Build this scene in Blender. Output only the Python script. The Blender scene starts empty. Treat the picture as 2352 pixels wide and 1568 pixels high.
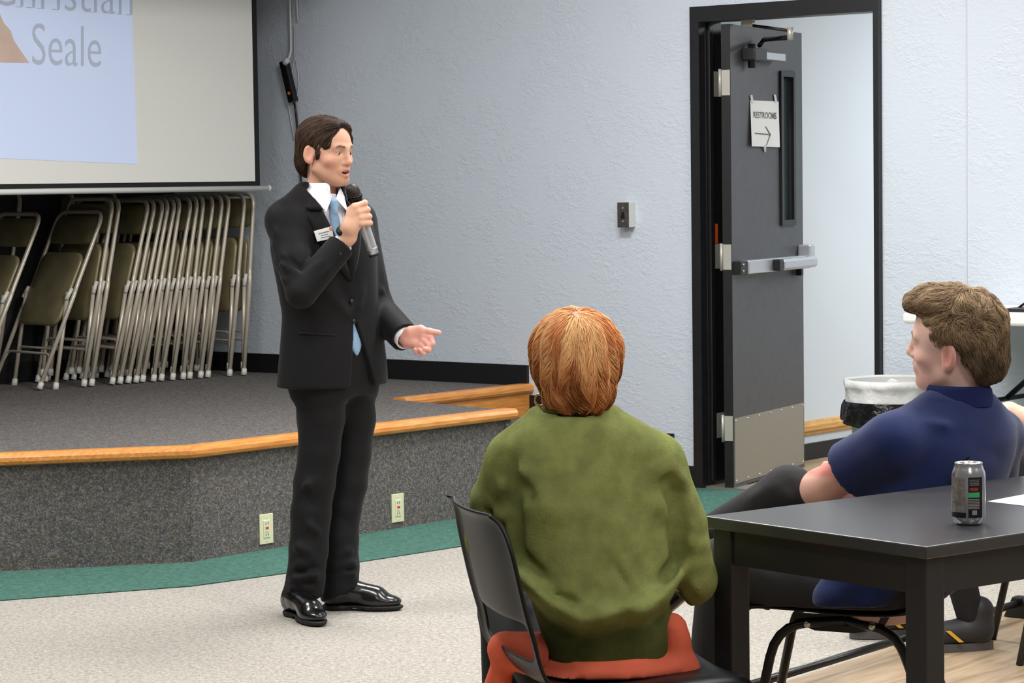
import bpy, bmesh, math, random
import numpy as np
from mathutils import Vector, Matrix
random.seed(7); rng = np.random.default_rng(7)
scene = bpy.context.scene
COL = scene.collection

# ------------------------------------------------------------------ camera
W_PX, H_PX, F_PX = 2352.0, 1568.0, 5800.0
CAM_Z, PITCH, ROLL = 1.42, math.radians(3.59), math.radians(-0.80)
cam_data = bpy.data.cameras.new('camera')
cam_data.sensor_width = 36.0
cam_data.lens = F_PX / W_PX * 36.0
cam_data.clip_start, cam_data.clip_end = 0.1, 100
cam = bpy.data.objects.new('camera', cam_data); COL.objects.link(cam)
CAM_R = Matrix.Rotation(math.radians(90) - PITCH, 3, 'X') @ Matrix.Rotation(ROLL, 3, 'Z')
cam.matrix_world = Matrix.Translation((0, 0, CAM_Z)) @ CAM_R.to_4x4()
scene.camera = cam

# ------------------------------------------------------------------ light and exposure
vs = scene.view_settings
vs.view_transform = 'Standard'; vs.look = 'None'; vs.gamma = 1.0; vs.use_curve_mapping = False
vs.exposure = 0.60
world = bpy.data.worlds.new('world'); scene.world = world; world.use_nodes = True
bg = world.node_tree.nodes['Background']
bg.inputs[0].default_value = (0.93, 0.97, 1.0, 1); bg.inputs[1].default_value = 0.10
def area(name, loc, size, power, color=(1, 0.995, 0.985), rot=(0, 0, 0), spread=None):
    l = bpy.data.lights.new(name, 'AREA'); l.shape = 'RECTANGLE'; l.size, l.size_y = size
    l.energy = power; l.color = color
    if spread: l.spread = math.radians(spread)
    o = bpy.data.objects.new(name, l); COL.objects.link(o); o.location = loc; o.rotation_euler = rot
    return o
RZ = math.radians(-38.9)
# fluorescent ceiling fixtures of the hall (above the frame) and one of the corridor
for i, (x, y, p) in enumerate([(-2.4, 8.0, 44), (-0.9, 6.2, 36), (1.3, 6.2, 44), (3.5, 6.2, 30), (0.2, 9.3, 72), (2.2, 8.2, 17),
                               (-0.6, 3.4, 14), (1.6, 3.4, 20), (3.8, 3.4, 22), (1.0, 1.0, 14), (5.6, 6.0, 34)]):
    area('ceiling_lamp', (x, y, 3.3), (1.2, 0.6), p, rot=(0, 0, RZ))
area('corridor_lamp', (4.2, 12.4, 2.7), (2.4, 1.2), 95, (0.90, 0.96, 1.0), rot=(0, 0, RZ))

# ------------------------------------------------------------------ pixel helpers (measured on the 2352x1568 photograph)
def ray(px, py):
    d = CAM_R @ Vector(((px - W_PX/2), -(py - H_PX/2), -F_PX)); return d
CAM_P = Vector((0, 0, CAM_Z))
def PY(px, py, y):                       # point on that ray at depth y
    d = ray(px, py); return CAM_P + d * (y / d.y)
def PZ(px, py, z):                       # point on that ray at height z
    d = ray(px, py); return CAM_P + d * ((z - CAM_Z) / d.z)
def PN(px, py, p0, n):                   # point on that ray in a plane
    d = ray(px, py); n = Vector(n); return CAM_P + d * ((Vector(p0) - CAM_P).dot(n) / d.dot(n))
def V3(v, z=0): return Vector((v[0], v[1], z))

# ------------------------------------------------------------------ materials
def lin(c):
    return tuple(((x/255.0)/12.92 if x/255.0 <= 0.04045 else ((x/255.0+0.055)/1.055)**2.4) for x in c)
MATS = {}
def mat(name, col, rough=0.6, metal=0.0, spec=0.5, var=None, bump=None, emit=None, vcol=False, sheen=0.0, coat=0.0, sss=0.0, trans=0.0, aniso=None):
    """col sRGB 0-255; var=(scale, amount, second colour or None, detail); bump=(scale, strength, distance, detail)"""
    m = bpy.data.materials.new(name); m.use_nodes = True; MATS[name] = m
    nt = m.node_tree; b = nt.nodes['Principled BSDF']; L = nt.links
    c = lin(col); b.inputs['Base Color'].default_value = (*c, 1)
    b.inputs['Roughness'].default_value = rough; b.inputs['Metallic'].default_value = metal
    b.inputs['Specular IOR Level'].default_value = spec
    if sheen: b.inputs['Sheen Weight'].default_value = sheen; b.inputs['Sheen Roughness'].default_value = 0.5
    if coat: b.inputs['Coat Weight'].default_value = coat; b.inputs['Coat Roughness'].default_value = 0.1
    if sss:
        b.inputs['Subsurface Weight'].default_value = sss; b.inputs['Subsurface Radius'].default_value = (0.008, 0.003, 0.0015); b.inputs['Subsurface Scale'].default_value = 1.0
    if trans: b.inputs['Transmission Weight'].default_value = trans
    if emit: b.inputs['Emission Color'].default_value = (*lin(emit[0]), 1); b.inputs['Emission Strength'].default_value = emit[1]
    tc = nt.nodes.new('ShaderNodeTexCoord')
    src = None
    if vcol:
        a = nt.nodes.new('ShaderNodeVertexColor'); a.layer_name = 'Col'; src = a.outputs['Color']
    if var:
        n = nt.nodes.new('ShaderNodeTexNoise'); n.inputs['Scale'].default_value = var[0]; n.inputs['Detail'].default_value = var[3] if len(var) > 3 else 4
        vec = tc.outputs['Object']
        if aniso:
            mp = nt.nodes.new('ShaderNodeMapping'); mp.inputs['Scale'].default_value = aniso; L.new(vec, mp.inputs[0]); vec = mp.outputs[0]
        L.new(vec, n.inputs['Vector'])
        r = nt.nodes.new('ShaderNodeMapRange'); r.inputs[1].default_value = 0.35; r.inputs[2].default_value = 0.65
        L.new(n.outputs['Fac'], r.inputs[0])
        mx = nt.nodes.new('ShaderNodeMix'); mx.data_type = 'RGBA'
        if src: 
            mx.blend_type = 'MULTIPLY'; mx.inputs[0].default_value = var[1]
            L.new(src, mx.inputs[6]); L.new(r.outputs[0], mx.inputs[7])
        else:
            c2 = lin(var[2]) if var[2] else tuple(x*(1-var[1]) for x in c)
            mx.inputs[6].default_value = (*c, 1); mx.inputs[7].default_value = (*c2, 1); L.new(r.outputs[0], mx.inputs[0])
        src = mx.outputs[2]
    if src: L.new(src, b.inputs['Base Color'])
    if bump:
        n = nt.nodes.new('ShaderNodeTexNoise'); n.inputs['Scale'].default_value = bump[0]; n.inputs['Detail'].default_value = bump[3] if len(bump) > 3 else 3
        L.new(tc.outputs['Object'], n.inputs['Vector'])
        bp = nt.nodes.new('ShaderNodeBump'); bp.inputs['Strength'].default_value = bump[1]; bp.inputs['Distance'].default_value = bump[2]
        L.new(n.outputs['Fac'], bp.inputs['Height']); L.new(bp.outputs[0], b.inputs['Normal'])
    return m
def carpet(name, cols, scale, bump=0.35):
    """looped pile: speckles of several yarn colours"""
    m = bpy.data.materials.new(name); m.use_nodes = True; MATS[name] = m
    nt = m.node_tree; b = nt.nodes['Principled BSDF']; L = nt.links
    b.inputs['Roughness'].default_value = 0.95; b.inputs['Specular IOR Level'].default_value = 0.1
    tc = nt.nodes.new('ShaderNodeTexCoord')
    v = nt.nodes.new('ShaderNodeTexVoronoi'); v.inputs['Scale'].default_value = scale; L.new(tc.outputs['Object'], v.inputs['Vector'])
    sep = nt.nodes.new('ShaderNodeSeparateColor'); L.new(v.outputs['Color'], sep.inputs[0])
    cr = nt.nodes.new('ShaderNodeValToRGB'); cr.color_ramp.interpolation = 'CONSTANT'
    el = cr.color_ramp.elements
    while len(el) < len(cols): el.new(0.5)
    for i, c in enumerate(cols): el[i].position = i/len(cols); el[i].color = (*lin(c), 1)
    L.new(sep.outputs[0], cr.inputs[0])
    n = nt.nodes.new('ShaderNodeTexNoise'); n.inputs['Scale'].default_value = scale*0.28; n.inputs['Detail'].default_value = 3; L.new(tc.outputs['Object'], n.inputs['Vector'])
    r = nt.nodes.new('ShaderNodeMapRange'); r.inputs[1].default_value = 0.3; r.inputs[2].default_value = 0.7; r.inputs[3].default_value = 0.75; r.inputs[4].default_value = 1.15
    L.new(n.outputs['Fac'], r.inputs[0])
    mx = nt.nodes.new('ShaderNodeMix'); mx.data_type = 'RGBA'; mx.blend_type = 'MULTIPLY'; mx.inputs[0].default_value = 1
    L.new(cr.outputs[0], mx.inputs[6]); L.new(r.outputs[0], mx.inputs[7]); L.new(mx.outputs[2], b.inputs['Base Color'])
    bp = nt.nodes.new('ShaderNodeBump'); bp.inputs['Strength'].default_value = bump; bp.inputs['Distance'].default_value = 0.004
    L.new(v.outputs['Distance'], bp.inputs['Height']); L.new(bp.outputs[0], b.inputs['Normal'])
    return m
def plaster(name, col):
    """skip-trowel plaster: dense curled ridges between smooth islands"""
    m = bpy.data.materials.new(name); m.use_nodes = True; MATS[name] = m
    nt = m.node_tree; b = nt.nodes['Principled BSDF']; L = nt.links
    b.inputs['Base Color'].default_value = (*lin(col), 1); b.inputs['Roughness'].default_value = 0.45; b.inputs['Specular IOR Level'].default_value = 0.4
    tc = nt.nodes.new('ShaderNodeTexCoord')
    def noise(scale, detail, dist, vec):
        n = nt.nodes.new('ShaderNodeTexNoise'); n.inputs['Scale'].default_value = scale; n.inputs['Detail'].default_value = detail; n.inputs['Distortion'].default_value = dist; L.new(vec, n.inputs['Vector']); return n.outputs['Fac']
    def step(v, a, c):
        r = nt.nodes.new('ShaderNodeMapRange'); r.interpolation_type = 'SMOOTHSTEP'; r.inputs[1].default_value = a; r.inputs[2].default_value = c; L.new(v, r.inputs[0]); return r.outputs[0]
    def madd(v, k, w=None):
        n = nt.nodes.new('ShaderNodeMath'); n.operation = 'MULTIPLY_ADD'; n.inputs[1].default_value = k; L.new(v, n.inputs[0])
        if w is None: n.inputs[2].default_value = 0
        else: L.new(w, n.inputs[2])
        return n.outputs[0]
    o = tc.outputs['Object']
    mp = nt.nodes.new('ShaderNodeMapping'); mp.inputs['Scale'].default_value = (1, 1, 1.7); L.new(o, mp.inputs[0]); o2 = mp.outputs[0]
    a = step(noise(19, 4, 0.9, o2), 0.46, 0.60)
    c = step(noise(40, 3, 0.8, o2), 0.45, 0.62)
    d = noise(100, 2, 0.3, o)
    dens = step(noise(5, 2, 0.3, o), 0.36, 0.62)
    mlt = nt.nodes.new('ShaderNodeMath'); mlt.operation = 'MULTIPLY'; L.new(madd(a, 1.0, madd(c, 0.6)), mlt.inputs[0]); L.new(dens, mlt.inputs[1])
    hgt = madd(mlt.outputs[0], 0.8, madd(c, 0.25, madd(d, 0.3)))
    bp = nt.nodes.new('ShaderNodeBump'); bp.inputs['Strength'].default_value = 0.30; bp.inputs['Distance'].default_value = 0.0045
    L.new(hgt, bp.inputs['Height']); L.new(bp.outputs[0], b.inputs['Normal'])
    return m
def wood(name, c1, c2, scale, rough=0.35, axis_scale=(1, 12, 12)):
    m = bpy.data.materials.new(name); m.use_nodes = True; MATS[name] = m
    nt = m.node_tree; b = nt.nodes['Principled BSDF']; L = nt.links
    b.inputs['Roughness'].default_value = rough
    tc = nt.nodes.new('ShaderNodeTexCoord'); mp = nt.nodes.new('ShaderNodeMapping'); mp.inputs['Rotation'].default_value = (0, 0, 0.89); mp.inputs['Scale'].default_value = axis_scale
    mp.vector_type = 'TEXTURE'; mp.inputs['Scale'].default_value = tuple(1/s for s in axis_scale)
    L.new(tc.outputs['Object'], mp.inputs[0])
    n = nt.nodes.new('ShaderNodeTexNoise'); n.inputs['Scale'].default_value = scale; n.inputs['Detail'].default_value = 6; n.inputs['Distortion'].default_value = 0.6; L.new(mp.outputs[0], n.inputs['Vector'])
    cr = nt.nodes.new('ShaderNodeValToRGB'); cr.color_ramp.elements[0].position = 0.35; cr.color_ramp.elements[1].position = 0.68
    cr.color_ramp.elements[0].color = (*lin(c1), 1); cr.color_ramp.elements[1].color = (*lin(c2), 1)
    L.new(n.outputs['Fac'], cr.inputs[0]); L.new(cr.outputs[0], b.inputs['Base Color'])
    return m

# ------------------------------------------------------------------ mesh building
class MB:
    def __init__(s): s.v = []; s.f = []
    def add(s, vs, fs):
        o = len(s.v); s.v += [tuple(v) for v in vs]; s.f += [tuple(i+o for i in f) for f in fs]; return s
    def box(s, c, size, ax=None):
        """c centre, size full extents along axes ax (list of three vectors)"""
        ax = ax or [Vector((1,0,0)), Vector((0,1,0)), Vector((0,0,1))]
        c = Vector(c); h = [a*(d/2) for a, d in zip([Vector(a) for a in ax], size)]
        vs = [c + h[0]*i + h[1]*j + h[2]*k for i in (-1,1) for j in (-1,1) for k in (-1,1)]
        fs = [(0,1,3,2),(4,6,7,5),(0,4,5,1),(2,3,7,6),(0,2,6,4),(1,5,7,3)]
        if ax[0].cross(Vector(ax[1])).dot(Vector(ax[2])) < 0 if isinstance(ax[0], Vector) else False: fs = [f[::-1] for f in fs]
        return s.add(vs, fs)
    def tube(s, pts, r, n=8, caps=True, closed=False, sx=1.0):
        pts = [Vector(p) for p in pts]; m = len(pts)
        rs = r if hasattr(r, '__len__') else [r]*m
        tang = []
        for i in range(m):
            a = pts[(i-1) % m] if (i > 0 or closed) else pts[i]; b = pts[(i+1) % m] if (i < m-1 or closed) else pts[i]
            tang.append((b-a).normalized())
        t0 = tang[0]; ref = Vector((0,0,1)) if abs(t0.z) < 0.9 else Vector((1,0,0))
        u = t0.cross(ref).normalized(); vs = []
        for i in range(m):
            t = tang[i]; u = (u - t*u.dot(t))
            if u.length < 1e-6: u = t.orthogonal()
            u.normalize(); w = t.cross(u)
            for k in range(n):
                a = 2*math.pi*k/n; vs.append(pts[i] + (u*math.cos(a)*sx + w*math.sin(a))*rs[i])
        fs = []
        mm = m if closed else m-1
        for i in range(mm):
            for k in range(n):
                a = i*n+k; b = i*n+(k+1) % n; j = ((i+1) % m)*n
                fs.append((a, b, j+(k+1) % n, j+k))
        if caps and not closed:
            fs.append(tuple(range(n))[::-1]); fs.append(tuple((m-1)*n+k for k in range(n)))
        return s.add(vs, fs)
    def lathe(s, c, axis, prof, n=24, a0=0, a1=2*math.pi, ref=None):
        """prof list of (radius, height along axis)"""
        c = Vector(c); ax = Vector(axis).normalized(); u = Vector(ref) if ref else ax.orthogonal(); u = (u - ax*u.dot(ax)).normalized(); w = ax.cross(u)
        full = abs(a1-a0-2*math.pi) < 1e-6; nn = n if full else n+1
        vs = []
        for r, h in prof:
            for k in range(nn):
                a = a0+(a1-a0)*k/n; vs.append(c + ax*h + (u*math.cos(a)+w*math.sin(a))*r)
        fs = []
        for i in range(len(prof)-1):
            for k in range(n):
                k2 = (k+1) % nn
                fs.append((i*nn+k, i*nn+k2, (i+1)*nn+k2, (i+1)*nn+k))
        return s.add(vs, fs)
    def prism(s, poly, ext):
        """polygon of 3-D points extruded along vector ext"""
        poly = [Vector(p) for p in poly]; ext = Vector(ext); n = len(poly)
        nrm = Vector((0,0,0))
        for i in range(n):
            a, b = poly[i], poly[(i+1) % n]; nrm += a.cross(b)
        if nrm.dot(ext) > 0: poly = poly[::-1]
        vs = poly + [p+ext for p in poly]
        fs = [tuple(range(n)), tuple(range(2*n-1, n-1, -1))] + [(i, i+n, (i+1) % n + n, (i+1) % n) for i in range(n)]
        return s.add(vs, fs)
    def sweep(s, prof, path, up=(0,0,1), caps=True):
        """profile [(side, up)] swept with mitres along an open path lying in a horizontal plane"""
        path = [Vector(p) for p in path]; up = Vector(up); m = len(path); n = len(prof); vs = []
        for i in range(m):
            d0 = (path[i]-path[i-1]).normalized() if i else None; d1 = (path[i+1]-path[i]).normalized() if i < m-1 else None
            s0 = d0.cross(up) if d0 else None; s1 = d1.cross(up) if d1 else None
            if s0 is None: sd = s1
            elif s1 is None: sd = s0
            else:
                sd = (s0+s1).normalized(); sd = sd / max(0.3, sd.dot(s0))
            for a, b in prof: vs.append(path[i] + sd*a + up*b)
        fs = [(i*n+k, i*n+(k+1) % n, (i+1)*n+(k+1) % n, (i+1)*n+k) for i in range(m-1) for k in range(n)]
        if caps: fs += [tuple(range(n))[::-1], tuple((m-1)*n+k for k in range(n))]
        return s.add(vs, fs)
    def sphere(s, c, r, n=12, m=8, sc=(1,1,1), R=None):
        c = Vector(c); vs = []; 
        for i in range(m+1):
            t = math.pi*i/m
            for k in range(n):
                a = 2*math.pi*k/n
                q = Vector((math.sin(t)*math.cos(a)*sc[0], math.sin(t)*math.sin(a)*sc[1], math.cos(t)*sc[2]))*r
                vs.append(c + (R @ q if R else q))
        fs = [(i*n+k, (i+1)*n+k, (i+1)*n+(k+1) % n, i*n+(k+1) % n) for i in range(m) for k in range(n)]
        return s.add(vs, fs)
    def mesh(s, name, smooth=False):
        me = bpy.data.meshes.new(name); me.from_pydata(s.v, [], s.f); me.validate(); 
        bm = bmesh.new(); bm.from_mesh(me); bmesh.ops.remove_doubles(bm, verts=bm.verts, dist=1e-6); bmesh.ops.recalc_face_normals(bm, faces=bm.faces); bm.to_mesh(me); bm.free()
        if smooth: me.shade_smooth()
        return me

def link(name, me, m=None, parent=None, smooth=None, bevel=0, auto=False):
    o = bpy.data.objects.new(name, me); COL.objects.link(o)
    if m is not None:
        me.materials.clear(); me.materials.append(MATS[m] if isinstance(m, str) else m)
    if parent is not None:
        o.parent = parent; o.matrix_parent_inverse = parent.matrix_basis.inverted()
    if smooth: me.shade_smooth()
    if bevel:
        md = o.modifiers.new('bevel', 'BEVEL'); md.width = bevel; md.segments = 2; md.limit_method = 'ANGLE'; md.angle_limit = math.radians(40)
    return o
def part(name, mb, m, parent, smooth=False, bevel=0, label=None):
    o = link(name, mb.mesh(name), m, parent, smooth, bevel)
    if label: o['label'] = label
    return o
def tag(o, label, cat=None, group=None, kind=None):
    o['label'] = label
    if cat: o['category'] = cat
    if group: o['group'] = group
    if kind: o['kind'] = kind
    return o
def thing(name, label, cat, loc=(0,0,0), group=None, kind=None):
    o = bpy.data.objects.new(name, None); COL.objects.link(o); o.location = loc; o.empty_display_size = 0.1
    return tag(o, label, cat, group, kind)
def subgroup(name, parent):
    o = bpy.data.objects.new(name, None); COL.objects.link(o); o.empty_display_size = 0.05; o.parent = parent; o.matrix_parent_inverse = parent.matrix_basis.inverted(); return o
def copy_tree(o, parent=None):
    c = o.copy(); COL.objects.link(c)
    if parent is not None: c.parent = parent
    for ch in list(o.children): copy_tree(ch, c)
    return c
def arc(p0, p1, p2, n=6):                # quadratic bend
    p0, p1, p2 = Vector(p0), Vector(p1), Vector(p2)
    return [p0*(1-t)**2 + p1*2*t*(1-t) + p2*t*t for t in [i/n for i in range(n+1)]]
def rounded(pts, r, n=5):
    """polyline with rounded corners"""
    pts = [Vector(p) for p in pts]; out = [pts[0]]
    for i in range(1, len(pts)-1):
        a, b, c = pts[i-1], pts[i], pts[i+1]
        d = min(r, (a-b).length*0.49, (c-b).length*0.49)
        out += arc(b+(a-b).normalized()*d, b, b+(c-b).normalized()*d, n)
    return out + [pts[-1]]
def text_mesh(txt, bold=0.0):
    c = bpy.data.curves.new('text', 'FONT'); c.body = txt; c.size = 1; c.offset = bold; c.resolution_u = 4
    o = bpy.data.objects.new('text', c); COL.objects.link(o)
    bpy.context.view_layer.update()
    me = bpy.data.meshes.new_from_object(o.evaluated_get(bpy.context.evaluated_depsgraph_get()))
    bpy.data.objects.remove(o); bpy.data.curves.remove(c)
    return me
def place_text(name, txt, m, parent, p0, p1, up, nrm, bold=0.0, lift=0.001):
    """text stretched between baseline ends p0, p1 with cap height vector up"""
    me = text_mesh(txt, bold); co = np.array([v.co for v in me.vertices])
    x0, x1 = co[:,0].min(), co[:,0].max(); cap = 0.70
    for v in me.vertices:
        u = (v.co.x-x0)/(x1-x0); w = v.co.y/cap
        q = Vector(p0).lerp(Vector(p1), u) + Vector(up)*w + Vector(nrm)*lift
        v.co = q
    return link(name, me, m, parent)
# ------------------------------------------------------------------ room frame
WO = Vector((0.85, 11.63, 0))                       # foot of the door casing on the textured wall
WD = Vector((0.7786, -0.6275, 0))                   # along that wall to the right
SD = Vector((0.6275, 0.7786, 0))                    # away from the hall, square to it
UP = Vector((0, 0, 1)); WN = -SD
def wl(a, d=0, z=0): return WO + WD*a + SD*d + UP*z # a along the wall, d behind its face
def onw(px, py, off=0): return PN(px, py, WO - SD*off, SD)
def wcoord(p): q = p - WO; return q.dot(WD), q.dot(SD)
STAGE_Z = 0.435

mat('wall_paint', (196, 202, 209), 0.5)
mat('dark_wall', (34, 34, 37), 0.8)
plaster('plaster_paint', (202, 210, 220))
mat('corridor_paint', (212, 219, 226), 0.6)
mat('black_paint', (24, 24, 26), 0.45, var=(30, 0.3, None))
mat('black_base', (17, 17, 19), 0.5)
carpet('hall_carpet', [(176,170,160), (164,159,151), (184,178,167), (154,150,143), (172,164,155), (178,175,169)], 240)
carpet('stage_carpet', [(104,100,96), (120,115,109), (90,88,90), (132,127,120), (100,94,86), (84,88,98), (114,106,102)], 200)
carpet('green_carpet', [(76,114,103), (70,106,96), (82,120,108), (74,110,100)], 150, 0.4)
wood('oak', (205, 128, 54), (226, 160, 88), 9)
wood('vinyl_plank', (146, 124, 98), (180, 158, 130), 3.0, 0.4, (1.0, 9, 9))
mat('corridor_floor', (176, 152, 118), 0.5, var=(6, 0.2, None))

# key plan points
C0 = PZ(440, 1030, STAGE_Z); NL = PZ(0, 1047, STAGE_Z); N1 = PZ(1178, 943, STAGE_Z)
C0.z = NL.z = N1.z = 0
NL = C0 + (NL - C0)*2.6
CORNER = wl(-3.44)                                  # where the textured wall meets the screen wall
Q0 = PZ(922, 919, STAGE_Z); Q0.z = 0
qa, qd = wcoord(Q0)
WQ = wl(qa)                                         # stair notch meets the wall

# floor: hall carpet, with a green border band and plank vinyl as its own pieces
fl = link('floor', MB().add([(-7,-1,0),(5,-1,0),(5,12,0),(-7,16,0)], [(0,1,2,3)]).mesh('floor'), 'hall_carpet')
tag(fl, 'speckled beige grey carpet covering the hall floor', 'floor', kind='structure')
def flat(name, pts, z, m, parent):
    mb = MB().prism([Vector((p[0], p[1], z-0.002)) for p in pts], (0, 0, 0.002)); return part(name, mb, m, parent)
g = [PZ(0,1380,0), PZ(440,1347,0), PZ(660,1317,0), PZ(1050,1257,0)]
gl = g[0] + (g[0]-g[1])*2.2
gr1 = g[3] + (g[3]-g[2])*1.55
gr2 = wl(2.6, -1.15)
fb = flat('floor_border', [gl, g[0], g[1], g[2], g[3], gr1, gr2, wl(3.4, -0.02), wl(qa, -0.02), C0, NL], 0.004, 'green_carpet', fl)
fb['label'] = 'green carpet border along the stage and wall'
b0 = PZ(1800,1568,0); b1 = PZ(2345,1392,0); bd = (b1-b0).normalized()
flat('plank_floor', [b0-bd*6, b1+bd*1.2, b1+bd*1.2+Vector((4,-3,0)), Vector((5.0,-1,0)), Vector((-3,-1,0))], 0.003, 'vinyl_plank', fl)['label'] = 'tan wood plank vinyl flooring at the right'
cf = link('floor', MB().prism([wl(-0.6,0.01,0.001), wl(6,0.01,0.001), wl(6,7,0.001), wl(-0.6,7,0.001)], (0,0,0.006)).mesh('corridor_floor'), 'corridor_floor')
tag(cf, 'tan floor of the corridor behind the open door', 'floor', kind='structure')

# textured wall with the doorway cut out (frame opening a0..a1, height dh)
A0, A1, DH, TH = 0.0, 0.99, 2.21, 0.14
WH = 3.4
mb = MB()
mb.box(wl((-3.44-0.0+A0)/2 , TH/2, WH/2), (3.44+A0, TH, WH), [WD, SD, UP])
mb.box(wl((A1+6.5)/2, TH/2, WH/2), (6.5-A1, TH, WH), [WD, SD, UP])
mb.box(wl((A0+A1)/2, TH/2, (DH+WH)/2), (A1-A0, TH, WH-DH), [WD, SD, UP])
wr = link('wall_right', mb.mesh('wall_right'), 'plaster_paint')
tag(wr, 'pale blue grey skip trowel textured wall with a doorway', 'wall', kind='structure')
# joint strip of the wall panel to the right of the door
ja = wcoord(onw(2220, 120))[0]
part('wall_panel_joint', MB().box(wl(ja, -0.001, 1.9), (0.006, 0.003, 3.0), [WD, SD, UP]), 'wall_paint', wr)
# screen wall
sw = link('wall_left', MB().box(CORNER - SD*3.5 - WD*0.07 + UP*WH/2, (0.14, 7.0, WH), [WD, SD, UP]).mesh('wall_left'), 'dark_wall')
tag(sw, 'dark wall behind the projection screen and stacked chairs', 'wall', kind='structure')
# baseboards: on stage, on the stair tread, on the floor
BB = 0.10
def baseb(name, a, b, z, label):
    o = link(name, MB().box(wl((a+b)/2, -0.008, z+BB/2), (b-a, 0.016, BB), [WD, SD, UP]).mesh(name), 'black_base'); tag(o, label, 'baseboard', kind='structure'); return o
baseb('baseboard_stage', -3.44, qa, STAGE_Z, 'black baseboard along the wall on the stage')
TR = 0.43; RS = STAGE_Z/3
baseb('baseboard_stair', qa, qa+TR, 2*RS, 'black baseboard one step down beside the stage stair')
baseb('baseboard_stair', qa+TR, qa+2*TR, RS, 'black baseboard beside the lowest stage step')
baseb('baseboard_right', qa+2*TR, A0, 0, 'black baseboard on the floor left of the door')
baseb('baseboard_right', A1, 6.4, 0, 'black baseboard on the floor right of the door')
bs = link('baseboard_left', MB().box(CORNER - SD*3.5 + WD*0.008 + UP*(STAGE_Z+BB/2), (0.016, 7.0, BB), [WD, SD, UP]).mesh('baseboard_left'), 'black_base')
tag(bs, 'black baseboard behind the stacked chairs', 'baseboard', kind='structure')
# corridor behind the door: side wall along the open slab, end wall, ceiling band
mb = MB(); mb.box(wl(-0.22, 2.6+TH, 1.4), (0.12, 5.2, 2.8), [WD, SD, UP])
cw = link('wall_corridor', mb.mesh('wall_corridor'), 'corridor_paint'); tag(cw, 'smooth pale blue white corridor wall beyond the door', 'wall', kind='structure')
mb = MB(); mb.box(wl(-0.152, 2.6+TH, 0.045), (0.016, 5.2, 0.09), [WD, SD, UP])
tag(link('baseboard_corridor', mb.mesh('baseboard_corridor'), 'black_base'), 'black baseboard along the corridor wall', 'baseboard', kind='structure')
mb = MB()
pr = [(0,0.0),(0.012,0.004),(0.016,0.018),(0.026,0.026),(0.026,0.05),(0.018,0.058),(0.014,0.07),(0,0.075)]
mb.sweep([(-a, b) for a, b in pr], [wl(-0.16, TH+5.2, 0.13), wl(-0.16, TH, 0.13)])
mat('honey_wood', (226, 172, 96), 0.35, var=(14, 0.25, None), aniso=(1, 1, 8))
tag(link('trim_1', mb.mesh('trim_1'), 'honey_wood'), 'honey coloured wooden moulding low on the corridor wall', 'moulding', kind='structure')
mb = MB(); mb.box(wl(2.9, 5.0, 1.4), (6.4, 0.1, 2.8), [WD, SD, UP])
tag(link('wall_corridor_end', mb.mesh('wall_corridor_end'), 'corridor_paint'), 'far end wall of the corridor', 'wall', kind='structure')
mb = MB(); mb.box(wl(2.9, 2.6, 2.86), (6.6, 5.0, 0.06), [WD, SD, UP])
tag(link('ceiling_corridor', mb.mesh('ceiling_corridor'), 'corridor_paint'), 'corridor ceiling beyond the door', 'ceiling', kind='structure')

# ceilings: the hall's, and an unseen lower one added to shade the stage back
mat('ceiling_paint', (226, 226, 222), 0.8)
tag(link('ceiling', MB().box((0, 5.5, 3.42), (14, 18, 0.08)).mesh('ceiling'), 'ceiling_paint'), 'white ceiling of the hall above the frame', 'ceiling', kind='structure')
inw = Vector((-(N1-C0).y, (N1-C0).x, 0)).normalized(); inl = Vector((-(C0-NL).y, (C0-NL).x, 0)).normalized()
S0, S1, S2 = NL + inl*1.3, C0 + (inw+inl).normalized()*1.3, N1 + inw*1.3
NW = wl(wcoord(S2)[0])
tag(link('ceiling_stage_shade', MB().prism([V3(p, 2.62) for p in (S0, S1, S2, NW, CORNER, CORNER - SD*7.0)], (0, 0, 0.75)).mesh('ceiling_stage_shade'), 'wall_paint'), 'unseen lowered ceiling added above the stage to shade its back', 'ceiling', kind='structure')
# ------------------------------------------------------------------ stage
st = thing('stage', 'low carpeted stage with oak nosing and a corner stair by the wall', 'stage', C0)
zt = STAGE_Z
plan = [NL, C0, N1, Q0, WQ, CORNER, CORNER - SD*7.0]
part('stage_top', MB().prism([V3(p, zt-0.03) for p in plan], (0,0,0.03)), 'stage_carpet', st)
for a, b in ((NL, C0), (C0, N1), (N1, Q0)):
    d = (b-a).normalized(); nn = Vector((d.y, -d.x, 0)) * (1)
    ins = -nn*0.012
    part('fascia', MB().prism([V3(a+ins, 0), V3(b+ins, 0), V3(b+ins, zt-0.03), V3(a+ins, zt-0.03)], -nn*0.03), 'stage_carpet', st)
nose = [(-0.05, 0.004), (0.012, 0.006), (0.024, 0.0), (0.030, -0.012), (0.030, -0.026), (0.024, -0.037), (0.010, -0.042), (-0.05, -0.042)]
part('nosing', MB().sweep(nose, [V3(NL, zt+0.006), V3(C0, zt+0.006), V3(N1, zt+0.006)]), 'oak', st, label='oak edge strip along the stage front')
part('nosing', MB().sweep(nose, [V3(WQ, zt+0.006), V3(Q0, zt+0.006)][::-1]), 'oak', st, label='oak edge strip at the top of the stair')
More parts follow.
